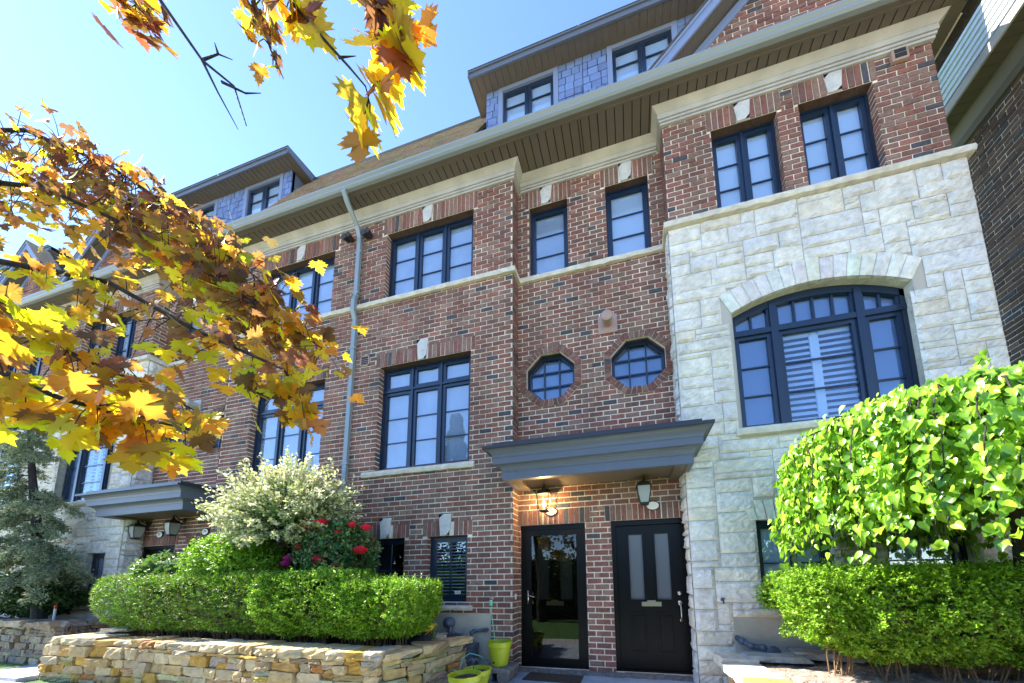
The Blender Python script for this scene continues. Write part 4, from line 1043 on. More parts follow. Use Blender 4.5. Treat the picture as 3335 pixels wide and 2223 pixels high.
stone_wall('retaining_wall', 'orange and cream fieldstone wall end below the right hedge', [(4.4, 2.35), (1.12, 2.45), (1.10, 3.3), (1.12, 4.25)], .30, -.2, 13, GW, [(.56, .40, .22), (.60, .52, .42), (.52, .26, .09), (.5, .42, .33), (.56, .5, .42)])
def bed(name, poly, z, m_, seed, amp=.03):
    """soil surface as a bumpy grid inside a box"""
    r = random.Random(seed); x0, x1, y0, y1 = poly; nx, ny = int((x1 - x0) / .09) + 1, int((y1 - y0) / .09) + 1; vs = []
    for j in range(ny + 1):
        for i in range(nx + 1): vs.append((x0 + (x1 - x0) * i / nx, y0 + (y1 - y0) * j / ny, z + r.uniform(-amp, amp) * .6 + .03 * math.sin(i * .37) * math.cos(j * .5)))
    mb = MB(); mb.mesh(vs, [(j * (nx + 1) + i, j * (nx + 1) + i + 1, (j + 1) * (nx + 1) + i + 1, (j + 1) * (nx + 1) + i) for j in range(ny) for i in range(nx)])
    return struct(mb.build(name, m_))
bed('soil', (-8.45, -2.45, 3.33, 4.52), .36, 'soil', 1); bed('soil', (-15, -10.05, 3.95, 4.5), .50, 'soil', 2); bed('mulch', (1.14, 5.3, 2.45, 4.47), .295, 'mulch', 3)
# slabs on the beds
def slab(x, y, z, L, D, H, ang, col, lab, seed):
    mb = MB(); rock(mb, x, y, z, L, D, H, ang, random.Random(seed), col); tag(mb.build('flat_stone', 'field'), lab, 'stone', 'loose flat stones on the beds')
slab(1.42, 4.18, .34, .62, .26, .06, .05, (.36, .37, .36), 'grey flat stone lying in front of the blue pipe', 1)
slab(1.95, 4.25, .37, .6, .3, .07, -.1, (.34, .32, .30), 'grey flat stone half under the right hedge', 2)
slab(-2.75, 4.25, .44, .42, .3, .05, .3, (.5, .47, .42), 'thin pale flat stone on black cloth beside the pipes', 3)
slab(-8.1, 3.75, .50, .5, .3, .05, .1, (.55, .5, .42), 'thin pale flat stone at the left end of the hedge', 4)
# landscape cloth heap
r = random.Random(9); vs = []; nx, ny = 22, 12
for j in range(ny + 1):
    for i in range(nx + 1):
        u, v = i / nx, j / ny; e = min(u, 1 - u, v, 1 - v)
        vs.append((-3.5 + 1.1 * u + .03 * math.sin(9 * v), 3.75 + .68 * v + .03 * math.sin(8 * u), .40 + min(e * 4, 1) * (.07 + .045 * math.sin(u * 17 + v * 6) + .03 * math.sin(v * 21 - u * 9) + r.uniform(0, .02))))
mb = MB(); mb.mesh(vs, [(j * (nx + 1) + i, j * (nx + 1) + i + 1, (j + 1) * (nx + 1) + i + 1, (j + 1) * (nx + 1) + i) for j in range(ny) for i in range(nx)]); tag(mb.build('landscape_cloth', 'tarp', smooth=True), 'crumpled black landscape cloth on the stone bed', 'cloth')

# ------------------------------------------------------------------ gas pipes and meter
def elbow(mb, p, r0): mb.lathe((p[0], p[1], p[2] - r0), [(0, 0), (r0 * .8, r0 * .3), (r0, r0), (r0 * .8, r0 * 1.7), (0, r0 * 2)], 10)
t = thing('gas_meter', 'blue grey gas meter with pipes against the parged foundation', 'gas meter', (-2.25, 4.35, -.1))
mb = MB(); P = [(-2.06, YA, .50), (-2.22, YA - .08, .49), (-2.24, YA - .12, .47), (-2.24, YA - .12, .36)]
mb.tube(P, .022, 10); mb.lathe((-2.06, YA - .03, .50), [(.03, .04), (.032, -.03), (0, -.03)], 12, 'y')
for p in P[1:3]: elbow(mb, p, .034)
P = [(-2.39, YA - .14, .33), (-2.39, YA - .14, .44), (-2.52, YA - .14, .46), (-2.60, YA - .14, .50)]; mb.tube(P, .024, 10)
for p in P: elbow(mb, p, .034)
mb.tube([(-2.56, YA - .15, .36), (-2.56, YA - .15, .55)], .03, 10)
mb.lathe((-2.60, YA - .12, .60), [(.085, .03), (.09, .02), (.09, -.01), (.06, -.03), (.035, -.05), (.02, -.07), (0, -.07)], 22, 'y'); mb.build('pipework', 'pipe', t)
mb = MB(); mb.box(-2.33, -2.15, YA - .26, YA - .08, .05, .28); mb.box(-2.34, -2.14, YA - .27, YA - .07, .28, .34); mb.box(-2.31, -2.17, YA - .28, YA - .26, .1, .24); mb.box(-2.30, -2.18, YA - .24, YA - .1, -.1, .05); mb.build('meter_body', 'pipe', t, bevel=.012)
mb = MB(); P = [(1.16, YC, .49), (1.20, YC - .08, .46), (1.27, YC - .14, .42), (1.38, YC - .16, .41), (1.43, YC - .17, .36), (1.43, YC - .17, .24)]
mb.tube(P, [.03, .03, .032, .034, .036, .036], 12)
for p in P[1:4]: elbow(mb, p, .043)
mb.lathe((1.47, YC - .19, .36), [(.03, .02), (.075, .015), (.08, 0), (.07, -.02), (.03, -.03), (0, -.03)], 20, 'y'); mb.tube([(1.49, YC - .19, .34), (1.49, YC - .19, .22)], .035, 12)
tag(mb.build('gas_pipe', 'pipe', smooth=False), 'dark blue bent pipe on the grey parging of the stone house', 'pipe')
# ------------------------------------------------------------------ pots and block
def pot(x, y, z, rt, rb, h, lab, seed, tag_hole=True):
    t = thing('flower_pot', lab, 'flower pot', (x, y, z), 'lime green plastic flower pots')
    mb = MB(); mb.lathe((x, y, z), [(0, 0), (rb, 0), (rb + (rt - rb) * .70, h * .72), (rt * .955, h * .8), (rt * .955 + .004, h * .80), (rt - .004, h * .975), (rt + .006, h * .985), (rt + .006, h), (rt - .010, h), (rt - .018, h * .80)], 36)
    mb.build('pot', 'lime', t, smooth=False)
    r = random.Random(seed); mb = MB(); n = 10; vs = [(x, y, z + h * .84)]
    for q in range(1, 4):
        for k in range(n): a = 2 * PI * k / n; vs.append((x + (rt - .012) * q / 3 * math.cos(a), y + (rt - .012) * q / 3 * math.sin(a), z + h * .84 + r.uniform(-.012, .012)))
    mb.mesh(vs, [(0, 1 + k, 1 + (k + 1) % n) for k in range(n)] + [(1 + q * n + k, 1 + (q + 1) * n + k, 1 + (q + 1) * n + (k + 1) % n, 1 + q * n + (k + 1) % n) for q in range(2) for k in range(n)]); mb.build('soil', 'soil', t)
    if tag_hole: mb = MB(); mb.lathe((x - .03, y - rb - .022, z + h * .18), [(.014, 0), (.014, -.004), (0, -.004)], 12, 'y'); mb.build('drain_hole', 'dark', t)
    return t
pot(-1.775, 4.30, .085, .165, .108, .31, 'tallest lime green pot standing on the concrete block', 1)
pot(-1.85, 3.80, -.10, .163, .10, .26, 'lime green pot with a seedling below the block', 2)
pot(-1.84, 3.47, -.10, .18, .11, .29, 'wide lime green pot nearest the stone wall', 3, False)
pot(-1.96, 3.10, -.10, .15, .095, .25, 'lime green pot cut by the bottom edge of the view', 4, False)
mb = MB(); mb.tube([(-1.90, 3.80, .12), (-1.90, 3.79, .22), (-1.93, 3.78, .27)], .006, 6); 
for a in (0, 1.3, 2.5, 4, 5.2): mb.tube([(-1.9, 3.79, .22), (-1.9 + .04 * math.cos(a), 3.79 + .04 * math.sin(a), .27), (-1.9 + .08 * math.cos(a), 3.79 + .08 * math.sin(a), .25)], [.004, .012, .002], 5)
tag(mb.build('seedling', 'pipe'), 'small dark seedling growing in the middle lime pot', 'plant')
t = thing('concrete_block', 'grey concrete deck block under the tallest lime pot', 'block', (-1.78, 4.3, -.1))
mb = MB(); mb.prism([(-1.99, 4.12, .02), (-1.57, 4.12, .02), (-1.57, 4.12, .08), (-1.99, 4.12, .08)], (0, .38, 0)); 
for s in (-1, 1):
    mb.prism([(-1.78 + s * .21, 4.12, .02), (-1.78 + s * .035, 4.12, .02), (-1.78 + s * .045, 4.12, -.10), (-1.78 + s * .17, 4.12, -.10)], (0, .38, 0))
mb.build('block_body', 'roughconc', t, bevel=.012)
mb = MB(); r = random.Random(4); vs = []; 
for j in range(9):
    for i in range(13):
        u, v = i / 12, j / 8; vs.append((-2.17 + .26 * u, 3.98 + .2 * v, -.08 + .24 * math.sin(u * PI) ** .7 * (1 - .35 * v) * (.6 + .4 * u) + .018 * math.sin(u * 24 + 5 * v)))
mb.mesh(vs, [(j * 13 + i, j * 13 + i + 1, (j + 1) * 13 + i + 1, (j + 1) * 13 + i) for j in range(8) for i in range(12)]); tag(mb.build('cloth_bundle', 'cloth', smooth=True), 'grey folded cloth heaped beside the lime pots', 'cloth')
# red and silver post by the far bed
t = thing('marker_post', 'thin red and silver marker post in the far left bed', 'post', (-10.75, 4.0, .5))
mb = MB(); mb.tube([(-10.75, 4.0, .5), (-10.75, 4.0, .78)], .018, 8); mb.build('shaft', 'white', t); mb = MB(); mb.tube([(-10.75, 4.0, .78), (-10.75, 4.0, .96)], .022, 8); mb.build('sleeve', 'redp', t)

# ------------------------------------------------------------------ vegetation
class Leaves:
    """many copies of a small leaf template gathered into ONE foliage mesh"""
    def __init__(s): s.V = []; s.Fn = []; s.Cc = []; s.n = 0
    def add(s, tv, tf, pos, X, Y, Z, size, col, curl=None):
        """pos,X,Y,Z: (N,3); size (N,); col (N,3); tv (k,3) template: x across, y along the leaf, z off its face"""
        N = len(pos); k = len(tv); tv = np.asarray(tv, float)
        P = pos[:, None, :] + size[:, None, None] * (tv[None, :, 0, None] * X[:, None, :] + tv[None, :, 1, None] * Y[:, None, :] + tv[None, :, 2, None] * Z[:, None, :])
        if curl is not None: P = P + (size * curl)[:, None, None] * (tv[None, :, 1, None] ** 2) * Z[:, None, :]
        s.V.append(P.reshape(-1, 3)); idx = s.n + np.arange(N)[:, None, None] * k + np.asarray(tf)[None]
        s.Fn.append(idx.reshape(-1, 3)); s.Cc.append(np.repeat(col, len(tf), axis=0)); s.n += N * k
    def build(s, name, m_, parent=None, label=None):
        V = np.concatenate(s.V); F = np.concatenate(s.Fn).astype(np.int32); Cc = np.concatenate(s.Cc)
        base = Vector((0, 0, 0)); q = parent
        while q: base += q.location; q = q.parent
        V = V - np.array(base); me = bpy.data.meshes.new(name)
        me.vertices.add(len(V)); me.vertices.foreach_set('co', V.ravel()); me.loops.add(len(F) * 3); me.loops.foreach_set('vertex_index', F.ravel())
        me.polygons.add(len(F)); me.polygons.foreach_set('loop_start', np.arange(0, len(F) * 3, 3, dtype=np.int32))
        me.update(calc_edges=True); me.materials.append(M[m_])
        a = me.attributes.new('col', 'FLOAT_COLOR', 'FACE'); c4 = np.ones((len(F), 4)); c4[:, :3] = Cc; a.data.foreach_set('color', c4.ravel())
        ob = bpy.data.objects.new(name, me); C.objects.link(ob)
        if parent: ob.parent = parent
        if label: ob['label'] = label
        return ob
G = np.random.default_rng(11)
def unit(v): return v / np.maximum(np.linalg.norm(v, axis=-1, keepdims=True), 1e-9)
def frames(Y, N):
    """leaf axes from tip direction Y and rough normal N"""
    Y = unit(Y); Z = unit(N - Y * (N * Y).sum(1, keepdims=True)); return np.cross(Y, Z), Y, Z
def cols(n, pal, var=.18):
    p = np.array(pal)[G.integers(0, len(pal), n)]; return p * G.uniform(1 - var, 1 + var, (n, 1))
OVAL = ([(0, 0, 0), (.22, .35, .05), (.2, .75, .05), (0, 1, 0), (-.2, .75, .05), (-.22, .35, .05)], [(0, 1, 5), (1, 2, 5), (2, 4, 5), (2, 3, 4)])
OVAL2 = ([(0, 0, 0), (.3, .5, .06), (0, 1, 0), (-.3, .5, .06)], [(0, 1, 2), (0, 2, 3)])
NARROW = ([(0, 0, 0), (.13, .5, .03), (0, 1, 0), (-.13, .5, .03)], [(0, 1, 2), (0, 2, 3)])
HEART = ([(0, 0, 0), (.15, -.10, .05), (.34, -.06, .14), (.44, .18, .18), (.37, .50, .14), (.16, .80, .06), (0, 1.10, -.06), (-.17, .76, .05), (-.35, .46, .13), (-.43, .18, .19), (-.34, -.06, .13), (-.15, -.12, .05), (0, .5, -.05)],
         [(12, 0, 1), (12, 1, 2), (12, 2, 3), (12, 3, 4), (12, 4, 5), (12, 5, 6), (12, 6, 7), (12, 7, 8), (12, 8, 9), (12, 9, 10), (12, 10, 11), (12, 11, 0)])
def maple_t():
    half = [(0, 0), (.10, -.02), (.22, -.16), (.26, -.04), (.42, -.06), (.38, .06), (.58, .12), (.46, .20), (.66, .36), (.50, .38), (.54, .52), (.38, .46), (.24, .40), (.26, .58), (.36, .68), (.20, .74), (.22, .86), (.11, .84), (0, 1.08)]
    pts = [(x, y) for x, y in half] + [(-x, y) for x, y in half[1:-1]][::-1]
    v = [(x * 1.18, y, .10 * abs(x) * (1 if (i % 3) else .4) - .05 * y) for i, (x, y) in enumerate(pts)]; n = len(v); v.append((0, .32, -.03))
    return v, [(n, i, (i + 1) % n) for i in range(n)]
MAPLE = maple_t()

def shell_points(n, f):
    """rejection sample f(p)->density inside the unit cube, n points"""
    out = []; tot = 0
    while tot < n:
        p = G.uniform(-1, 1, (n * 3, 3)); k = f(p); sel = p[G.random(len(p)) < k]; out.append(sel); tot += len(sel)
    return np.concatenate(out)[:n]

def sprigs(L, cen, nrm, per, twig, size, pal, tmpl, spread=.5, up=.35, var=.2):
    """little shoots: each centre carries `per` leaves along a short twig pointing outward"""
    n = len(cen); d = unit(nrm + np.array([0, 0, up]) + G.normal(0, .35, (n, 3)))
    tl = twig * G.uniform(.6, 1.4, n)
    base_c = cols(n, pal, var)
    for k in range(per):
        t = (k + .5) / per
        pos = cen + d * (tl * (t - .3))[:, None]
        side = unit(np.cross(d, G.normal(0, 1, (n, 3))))
        Y = d * G.uniform(.35, .9, (n, 1)) + side * spread * 1.6
        X, Yv, Z = frames(Y, d * .6 + G.normal(0, .5, (n, 3)) + np.array([0, 0, .3]))
        L.add(*tmpl, pos, X, Yv, Z, size * G.uniform(.7, 1.25, n), base_c * G.uniform(.85, 1.15, (n, 1)))

def noise3(p, s, seed=0):
    r = np.random.default_rng(seed); v = np.zeros(len(p))
    for k in range(5):
        a = r.normal(0, 1, 3) * s * (1 + k * .6); v += np.sin(p @ a + r.uniform(0, 6.28)) / (1 + k * .5)
    return v / 2.4

def hedge(label, cx, cy, z0, z1, hx, hy, n, seed, pal, size, stems, tmpl=OVAL2, per=6, lum=.08, flare=.55, twig=.05):
    t = thing('clipped_hedge' if hx > .8 else 'box_shrub', label, 'hedge' if hx > .8 else 'shrub', (cx, cy, z0), 'clipped shrubs in the front beds')
    zc, hz = (z0 + z1) / 2 + .05, (z1 - z0) / 2
    pe = 7.
    q = unit(G.normal(0, 1, (n, 3)) * np.array([hx, hy, hz]) / np.array([hx, hy, hz]).max() ** .0)
    q = unit(G.uniform(-1, 1, (n, 3)))
    k = (np.abs(q) ** pe).sum(1) ** (-1 / pe); q = q * k[:, None]
    rad = 1 - G.random(n) ** 2.2 * .28
    q *= rad[:, None]
    P = q * np.array([hx, hy, hz])
    tap = 1 - flare * np.clip(-q[:, 2] - .1, 0, 1) ** 1.2 * .8
    P[:, 0] *= 1 - (1 - tap) * min(1, (.8 if hx > 1.5 and cx > 0 else .35) / hx); P[:, 1] *= tap
    P *= (1 + lum * noise3(P, 5, seed) + lum * .6 * noise3(P, 13, seed + 1))[:, None]
    nr = unit(q ** 3 / np.array([hx, hy, hz]) + 1e-6)
    cen = P + np.array([cx, cy, zc]); dens = noise3(P, 9, seed + 2)
    keep = dens > -.75; cen, nr = cen[keep], nr[keep]
    L = Leaves(); sprigs(L, cen, nr, per, twig, size, pal, tmpl)
    # stray longer shoots at the top
    m_ = (nr[:, 2] > .5) & (G.random(len(nr)) < .10); c2 = cen[m_]; h = G.uniform(.02, .10, len(c2))
    for k in range(5):
        sprigs(L, c2 + np.array([0, 0, 1]) * (h * k / 4)[:, None], nr[m_], 2, .02, size * .9, pal, tmpl)
    L.build('foliage', 'box', t)
    mb = MB(); r = random.Random(seed)
    for i in range(stems * 2):
        x = cx + (r.random() - .5) * 2 * (hx - .15); x = cx + hx * .8 * (-1 + 2 * (i + .5) / (stems * 2)) + r.uniform(-.12, .12)
        for j in range(10):
            a, b = r.uniform(-.34, .34), r.uniform(-.2, .2)
            bx, by = r.uniform(-.09, .09), r.uniform(-.07, .07); mb.tube([(x + bx, cy + by, z0 - .18), (x + bx * 1.2 + a * .25, cy + by + b * .4, z0 + .06), (x + a, cy + b, z0 + .30), (x + a * 1.5, cy + b * 1.5, z1 - .15)], [.007, .006, .005, .002], 5)
    mb.build('stems', 'twig', t)
    return t
GP = [(.16, .32, .015), (.22, .42, .02), (.27, .46, .025), (.12, .24, .015), (.32, .50, .05)]
YEW = [(.13, .28, .012), (.17, .34, .015), (.20, .38, .02), (.09, .18, .012), (.16, .19, .04)]
hedge('long dark green clipped hedge on the left stone bed', -6.35, 3.78, .50, 1.30, 1.95, .42, 15000, 1, YEW, .034, 5, NARROW, 6, .05)
hedge('bright green middle box shrub joined to the long hedge', -4.15, 3.74, .50, 1.28, .80, .44, 8000, 2, GP, .026, 2, OVAL2, 6, .11)
hedge('bright green round box shrub at the right end of the left bed', -3.12, 3.72, .50, 1.16, .60, .46, 8500, 3, GP, .026, 2, OVAL2, 6, .08)
hedge('large box hedge with bare stems on the right bed', 2.98, 3.72, .44, 1.20, 1.56, .48, 27000, 4, GP, .026, 4, OVAL2, 6, .11, .8)

# weeping tree on the right
t = thing('weeping_tree', 'mop headed weeping tree with big lime green heart leaves at the right', 'tree', (3.05, 3.55, .3))
mb = MB(); mb.tube([(3.05, 3.55, .2), (3.03, 3.52, .9), (3.07, 3.5, 1.6), (3.0, 3.5, 2.2)], [.06, .05, .05, .03], 10)
wc = np.array([2.80, 3.42, 1.55]); L = Leaves(); r = random.Random(21); br = []
for i in range(620):
    a = r.uniform(0, 2 * PI); q_ = r.random() ** .6; rx, ry = 1.30 * (.35 + .65 * q_), 1.0 * (.35 + .65 * q_); ztop = 2.58 + .07 * r.random()
    pts = []; zend = 1.53 + r.uniform(-.10, .18)
    shoulder = 2.58 - .34 * q_ ** 3 - .10 * math.cos(a) * rx
    for k in range(7):
        x = k / 6; pts.append(Vector((wc[0] + math.cos(a) * rx * x, wc[1] + math.sin(a) * ry * x, ztop - (ztop - shoulder) * x ** 3 + r.uniform(-.02, .02))))
    z = shoulder; n_ = 0; dr = r.uniform(.5, 1.0) if q_ < .8 else 1
    while z > zend + (shoulder - zend) * (1 - dr):
        z -= .13; n_ += 1; o_ = .05 * math.sqrt(n_); pts.append(Vector((wc[0] + math.cos(a) * (rx + o_) + r.uniform(-.03, .03), wc[1] + math.sin(a) * (ry + o_ * .6) + r.uniform(-.03, .03), z)))
    br.append(pts)
    if i % 3 == 0: mb.tube(pts, [.009 - .0075 * k / len(pts) for k in range(len(pts))], 5)
# one stray shoot on top
pts = [Vector((2.52, 3.30, 2.55)), Vector((2.62, 3.25, 2.70)), Vector((2.72, 3.22, 2.80)), Vector((2.78, 3.18, 2.92))]; br.append(pts); br.append(pts); mb.tube(pts, [.008, .007, .005, .003], 5)
mb.build('trunk', 'bark', t)
pos = []; nn = []; yy = []
for pts in br:
    for a, b in zip(pts[:-1], pts[1:]):
        for q in range(3 if len(pts) > 4 else 5):
            p = a.lerp(b, r.random()); rad = Vector((p.x - wc[0], p.y - wc[1], (p.z - 1.7) * .8))
            if rad.length > .01: rad.normalize()
            pos.append(p + Vector((r.gauss(0, .03), r.gauss(0, .03), r.gauss(0, .03)))); nn.append(rad + Vector((r.gauss(0, .45), r.gauss(0, .45), r.gauss(0, .35) + .25))); yy.append(Vector((rad.x * .35 + r.gauss(0, .35), rad.y * .35 + r.gauss(0, .35), -.9 + r.gauss(0, .3))))
pos, nn, yy = (np.array([tuple(v) for v in q]) for q in (pos, nn, yy))
X, Y, Z = frames(yy, nn); n = len(pos)
L.add(*HEART, pos, X, Y, Z, G.uniform(.034, .078, n), cols(n, [(.24, .44, .02), (.32, .54, .03), (.18, .36, .02), (.40, .60, .06), (.11, .25, .02)], .22), curl=G.uniform(-.6, .3, n))
L.build('crown', 'heart', t)

# variegated willow
t = thing('dappled_willow', 'cream and green dappled willow ball behind the left hedge', 'shrub', (-5.5, 4.02, .35))
mb = MB(); L = Leaves(); r = random.Random(31); c0 = Vector((-5.12, 3.86, 2.36))
mb.tube([(-5.4, 4.02, .3), (-5.37, 3.95, 1.0), (-5.35, 3.88, 1.75)], [.05, .04, .04], 8)
P = []; D = []; K = []
for i in range(640):
    d = Vector((r.gauss(0, 1), r.gauss(0, .8), r.gauss(.25, .8))); d.normalize()
    if d.z < -.45: continue
    ln = r.uniform(.75, 1.2) * (1.15 if d.z > 0 else .9); a = c0 + Vector((0, 0, -.45)); b = a + Vector((d.x * 1.18, d.y * .66, d.z * .98 + .2)) * ln * .86
    m_ = a.lerp(b, .5) + Vector((0, 0, .12)); pts = [a, m_, b]
    if b.y > 4.42: continue
    mb.tube(pts, [.006, .004, .0015], 4)
    for k in range(26):
        u = .35 + .65 * (k / 25); p = (a * (1 - u) ** 2 + m_ * 2 * u * (1 - u) + b * u * u); P.append(p); D.append((b - m_).normalized()); K.append(u)
P = np.array([tuple(p) for p in P]); D = np.array([tuple(p) for p in D]); K = np.array(K); n = len(P)
for q in range(2):
    X, Y, Z = frames(D * .7 + G.normal(0, .5, (n, 3)), G.normal(0, .6, (n, 3)) + np.array([0, 0, .8]))
    cl = cols(n, [(.72, .68, .42), (.84, .78, .56), (.58, .60, .26), (.44, .52, .18)], .15); gr = cols(n, [(.22, .34, .10), (.30, .42, .16)], .2); f = np.clip((K - .5) * 3 + G.normal(0, .25, n), 0, 1)[:, None]
    L.add(*OVAL2, P + G.normal(0, .015, (n, 3)), X, Y, Z, G.uniform(.035, .07, n), cl * f + gr * (1 - f))
mb.build('stems', 'bark', t); L.build('foliage', 'willow', t)

# lime green spirea and hydrangea between hedge and doors
def bush(name, label, cat, c, rad, n, pal, size, tmpl, mm, seed, per=5, twig=.08, low=.3):
    t = thing(name, label, cat, (c[0], c[1], low)); q = unit(G.normal(0, 1, (n, 3))); q[:, 2] = np.abs(q[:, 2]) * np.where(G.random(n) < .8, 1, -.6)
    P = q * np.array(rad) * (1 - G.random(n) ** 2 * .45)[:, None]; P *= (1 + .12 * noise3(P, 7, seed) + .06 * noise3(P, 17, seed))[:, None]
    L = Leaves(); sprigs(L, P + np.array(c), q, per, twig, size, pal, tmpl, .6, .3); L.build('foliage', mm, t)
    mb = MB(); r = random.Random(seed)
    for i in range(16):
        d = Vector((r.gauss(0, .5) * rad[0], r.gauss(0, .5) * rad[1], rad[2] * .7)); mb.tube([(c[0], c[1], low), tuple(Vector((c[0], c[1], c[2] - .2)) + d * .4), tuple(Vector(c) + d)], [.012, .008, .003], 5)
    mb.build('stems', 'bark', t); return t
bush('spirea_bush', 'round lime green bush under the white willow', 'shrub', (-6.0, 3.85, 1.45), (.82, .42, .52), 5200, GP, .036, OVAL, 'box', 41)
t = bush('hydrangea', 'pale green hydrangea at the left behind the hedge', 'shrub', (-7.55, 3.95, 1.32), (.62, .38, .34), 900, [(.16, .28, .05), (.24, .36, .10), (.12, .22, .04)], .085, OVAL, 'rose', 42, 4, .1)
mb = MB(); r = random.Random(6)
for i in range(9):
    x, y, z = -7.55 + r.uniform(-.5, .5), 3.9 + r.uniform(-.3, .2), 1.58 + r.uniform(-.08, .1)
    for k in range(40):
        d = Vector((r.gauss(0, 1), r.gauss(0, 1), abs(r.gauss(0, .8)))).normalized() * .05; mb.lathe((x + d.x, y + d.y, z + d.z), [(.007, 0), (.011, .006), (0, .012)], 5, col=(.42, .52, .22))
mb.build('flower_heads', 'petal', t)
# far left bush with shade painted into its leaf palette, conifer
bush('dark_shrub', 'green shrub at the far left with shade painted into its leaves', 'shrub', (-12.0, 4.1, .95), (1.35, .4, .50), 5000, [(.03, .07, .015), (.05, .10, .02), (.02, .05, .012)], .06, OVAL, 'box', 43, 5, .1, .5)
# rose bush
t = bush('rose_bush', 'dark leaved rose bush with crimson blooms before the brick bay', 'shrub', (-4.12, 3.90, 1.52), (.60, .28, .50), 1700, [(.05, .14, .04), (.08, .20, .05), (.14, .26, .05), (.16, .14, .05)], .055, OVAL, 'rose', 44, 5, .12)
r = random.Random(8)
for i, (x, y, z, s) in enumerate([(x_ * .97, y_ - .13, z_ - .01, s_ * 1.3) for x_, y_, z_, s_ in [(-4.66, 3.88, 2.04, .075), (-4.38, 3.86, 2.06, .06), (-4.93, 3.85, 1.56, .055), (-4.97, 3.84, 1.49, .05), (-4.32, 3.82, 1.53, .07), (-3.68, 3.86, 1.64, .065), (-4.02, 3.84, 1.44, .055), (-3.66, 3.92, 1.96, .05), (-4.05, 3.83, 1.90, .035), (-4.75, 3.85, 1.72, .045), (-3.85, 3.87, 2.00, .04)]]):
    mb = MB(); base = (.72, .012, .05) if i not in (2, 3) else (.50, .02, .22)
    for ringi in range(4):
        nP = 4 + ringi * 2
        for k in range(nP):
            a = 2 * PI * k / nP + ringi * .6; tilt = .15 + ringi * .30; rr_ = s * (.16 + .17 * ringi); h = s * (.95 - .09 * ringi)
            c_, s_ = math.cos(a), math.sin(a); w_ = s * (.34 + .12 * ringi); o_ = Vector((x, y, z))
            def Q(u, v): return o_ + Vector((c_ * rr_ * (.25 + v * (.75 + tilt * .5)) - s_ * u * w_, s_ * rr_ * (.25 + v * (.75 + tilt * .5)) + c_ * u * w_, -s * .5 + h * v * 1.4 - abs(u) * s * .12))
            kk = r.uniform(.7, 1.25); mb.mesh([Q(-.5, 0), Q(.5, 0), Q(.95, .6), Q(.5, 1), Q(-.5, 1), Q(-.95, .6)], [(0, 1, 2, 5), (5, 2, 3, 4)], tuple(min(1, q * kk) for q in base))
    mb.build('rose_bloom', 'petal', t)
# yellow lily by the right end of the hedge
t = thing('day_lily', 'yellow lily blooms at the right end of the left hedge', 'flower', (-2.62, 4.0, .38)); mb = MB(); st = MB()
for (x, y, z) in ((-2.60, 3.98, .74), (-2.66, 3.96, .66), (-2.57, 4.0, .62), (-2.63, 3.99, .57)):
    st.tube([(-2.62, 4.02, .38), (x, y + .02, z - .05), (x, y, z)], .004, 5)
    for k in range(6):
        a = k * PI / 3 + .3; d = Vector((math.cos(a), math.sin(a) * .5 - .4, math.sin(a) * .6)); e = Vector((-d.z, 0, d.x)).normalized() * .014; p = Vector((x, y, z))
        mb.mesh([p, p + d * .04 + e, p + d * .085 + Vector((0, -.01, -.01)), p + d * .04 - e], [(0, 1, 2, 3)], (.85, .58, .02))
for k in range(14): a = k * .9; st.tube([(-2.62, 4.02, .38), (-2.62 + .09 * math.cos(a), 4.0 + .06 * math.sin(a), .55), (-2.62 + .17 * math.cos(a), 4.0 + .1 * math.sin(a), .50)], [.006, .005, .001], 4)
mb.build('petals', 'petal', t); M['stemg'] = mat('green_stem', (.07, .16, .03)); st.build('stems', 'stemg', t)

# conifer at the left edge
t = thing('conifer', 'sparse blue green conifer in front of the far stone house', 'tree', (-11.3, 3.9, .4))
mb = MB(); top = Vector((-12.3, 3.75, 5.2)); bs = Vector((-11.0, 3.95, .4))
mb.tube([bs, bs.lerp(top, .35) + Vector((.1, 0, 0)), bs.lerp(top, .7), top], [.10, .075, .045, .01], 9); r = random.Random(51); P = []; D = []
for i in range(88):
    u = r.uniform(.12, .98); p = bs.lerp(top, u); a = r.uniform(0, 2 * PI); ln = (1 - u) * 1.55 + .25; ln *= r.uniform(.6, 1.1)
    d = Vector((math.cos(a), math.sin(a) * .45, -.05)); b = p + d * ln + Vector((0, 0, -.22 * ln)); m_ = p.lerp(b, .5) + Vector((0, 0, .1 * ln))
    mb.tube([p, m_, b], [.014, .009, .003], 4)
    for k in range(int(26 * ln) + 5):
        v = r.uniform(.2, 1); q = p.lerp(m_, v * 2) if v < .5 else m_.lerp(b, v * 2 - 1)
        for s_ in (-1, 1):
            e = Vector((-d.y, d.x, 0)) * s_ * r.uniform(.05, .2) + d * .12 + Vector((0, 0, -.04))
            for j in range(4): P.append(q + e * (j / 4) + Vector((r.gauss(0, .035), r.gauss(0, .03), r.gauss(0, .035) - .02 * j))); D.append((e.normalized() + Vector((0, 0, -.35))).normalized())
P = np.array([tuple(p) for p in P]); D = np.array([tuple(p) for p in D]); n = len(P)
L = Leaves()
for q in range(4):
    X, Y, Z = frames(D * .8 + G.normal(0, .55, (n, 3)), G.normal(0, 1, (n, 3))); L.add(*NARROW, P, X, Y, Z, G.uniform(.035, .07, n), cols(n, [(.20, .26, .12), (.27, .32, .17), (.34, .34, .20), (.13, .18, .10)], .2))
mb.build('trunk', 'bark', t); L.build('foliage', 'conif', t)

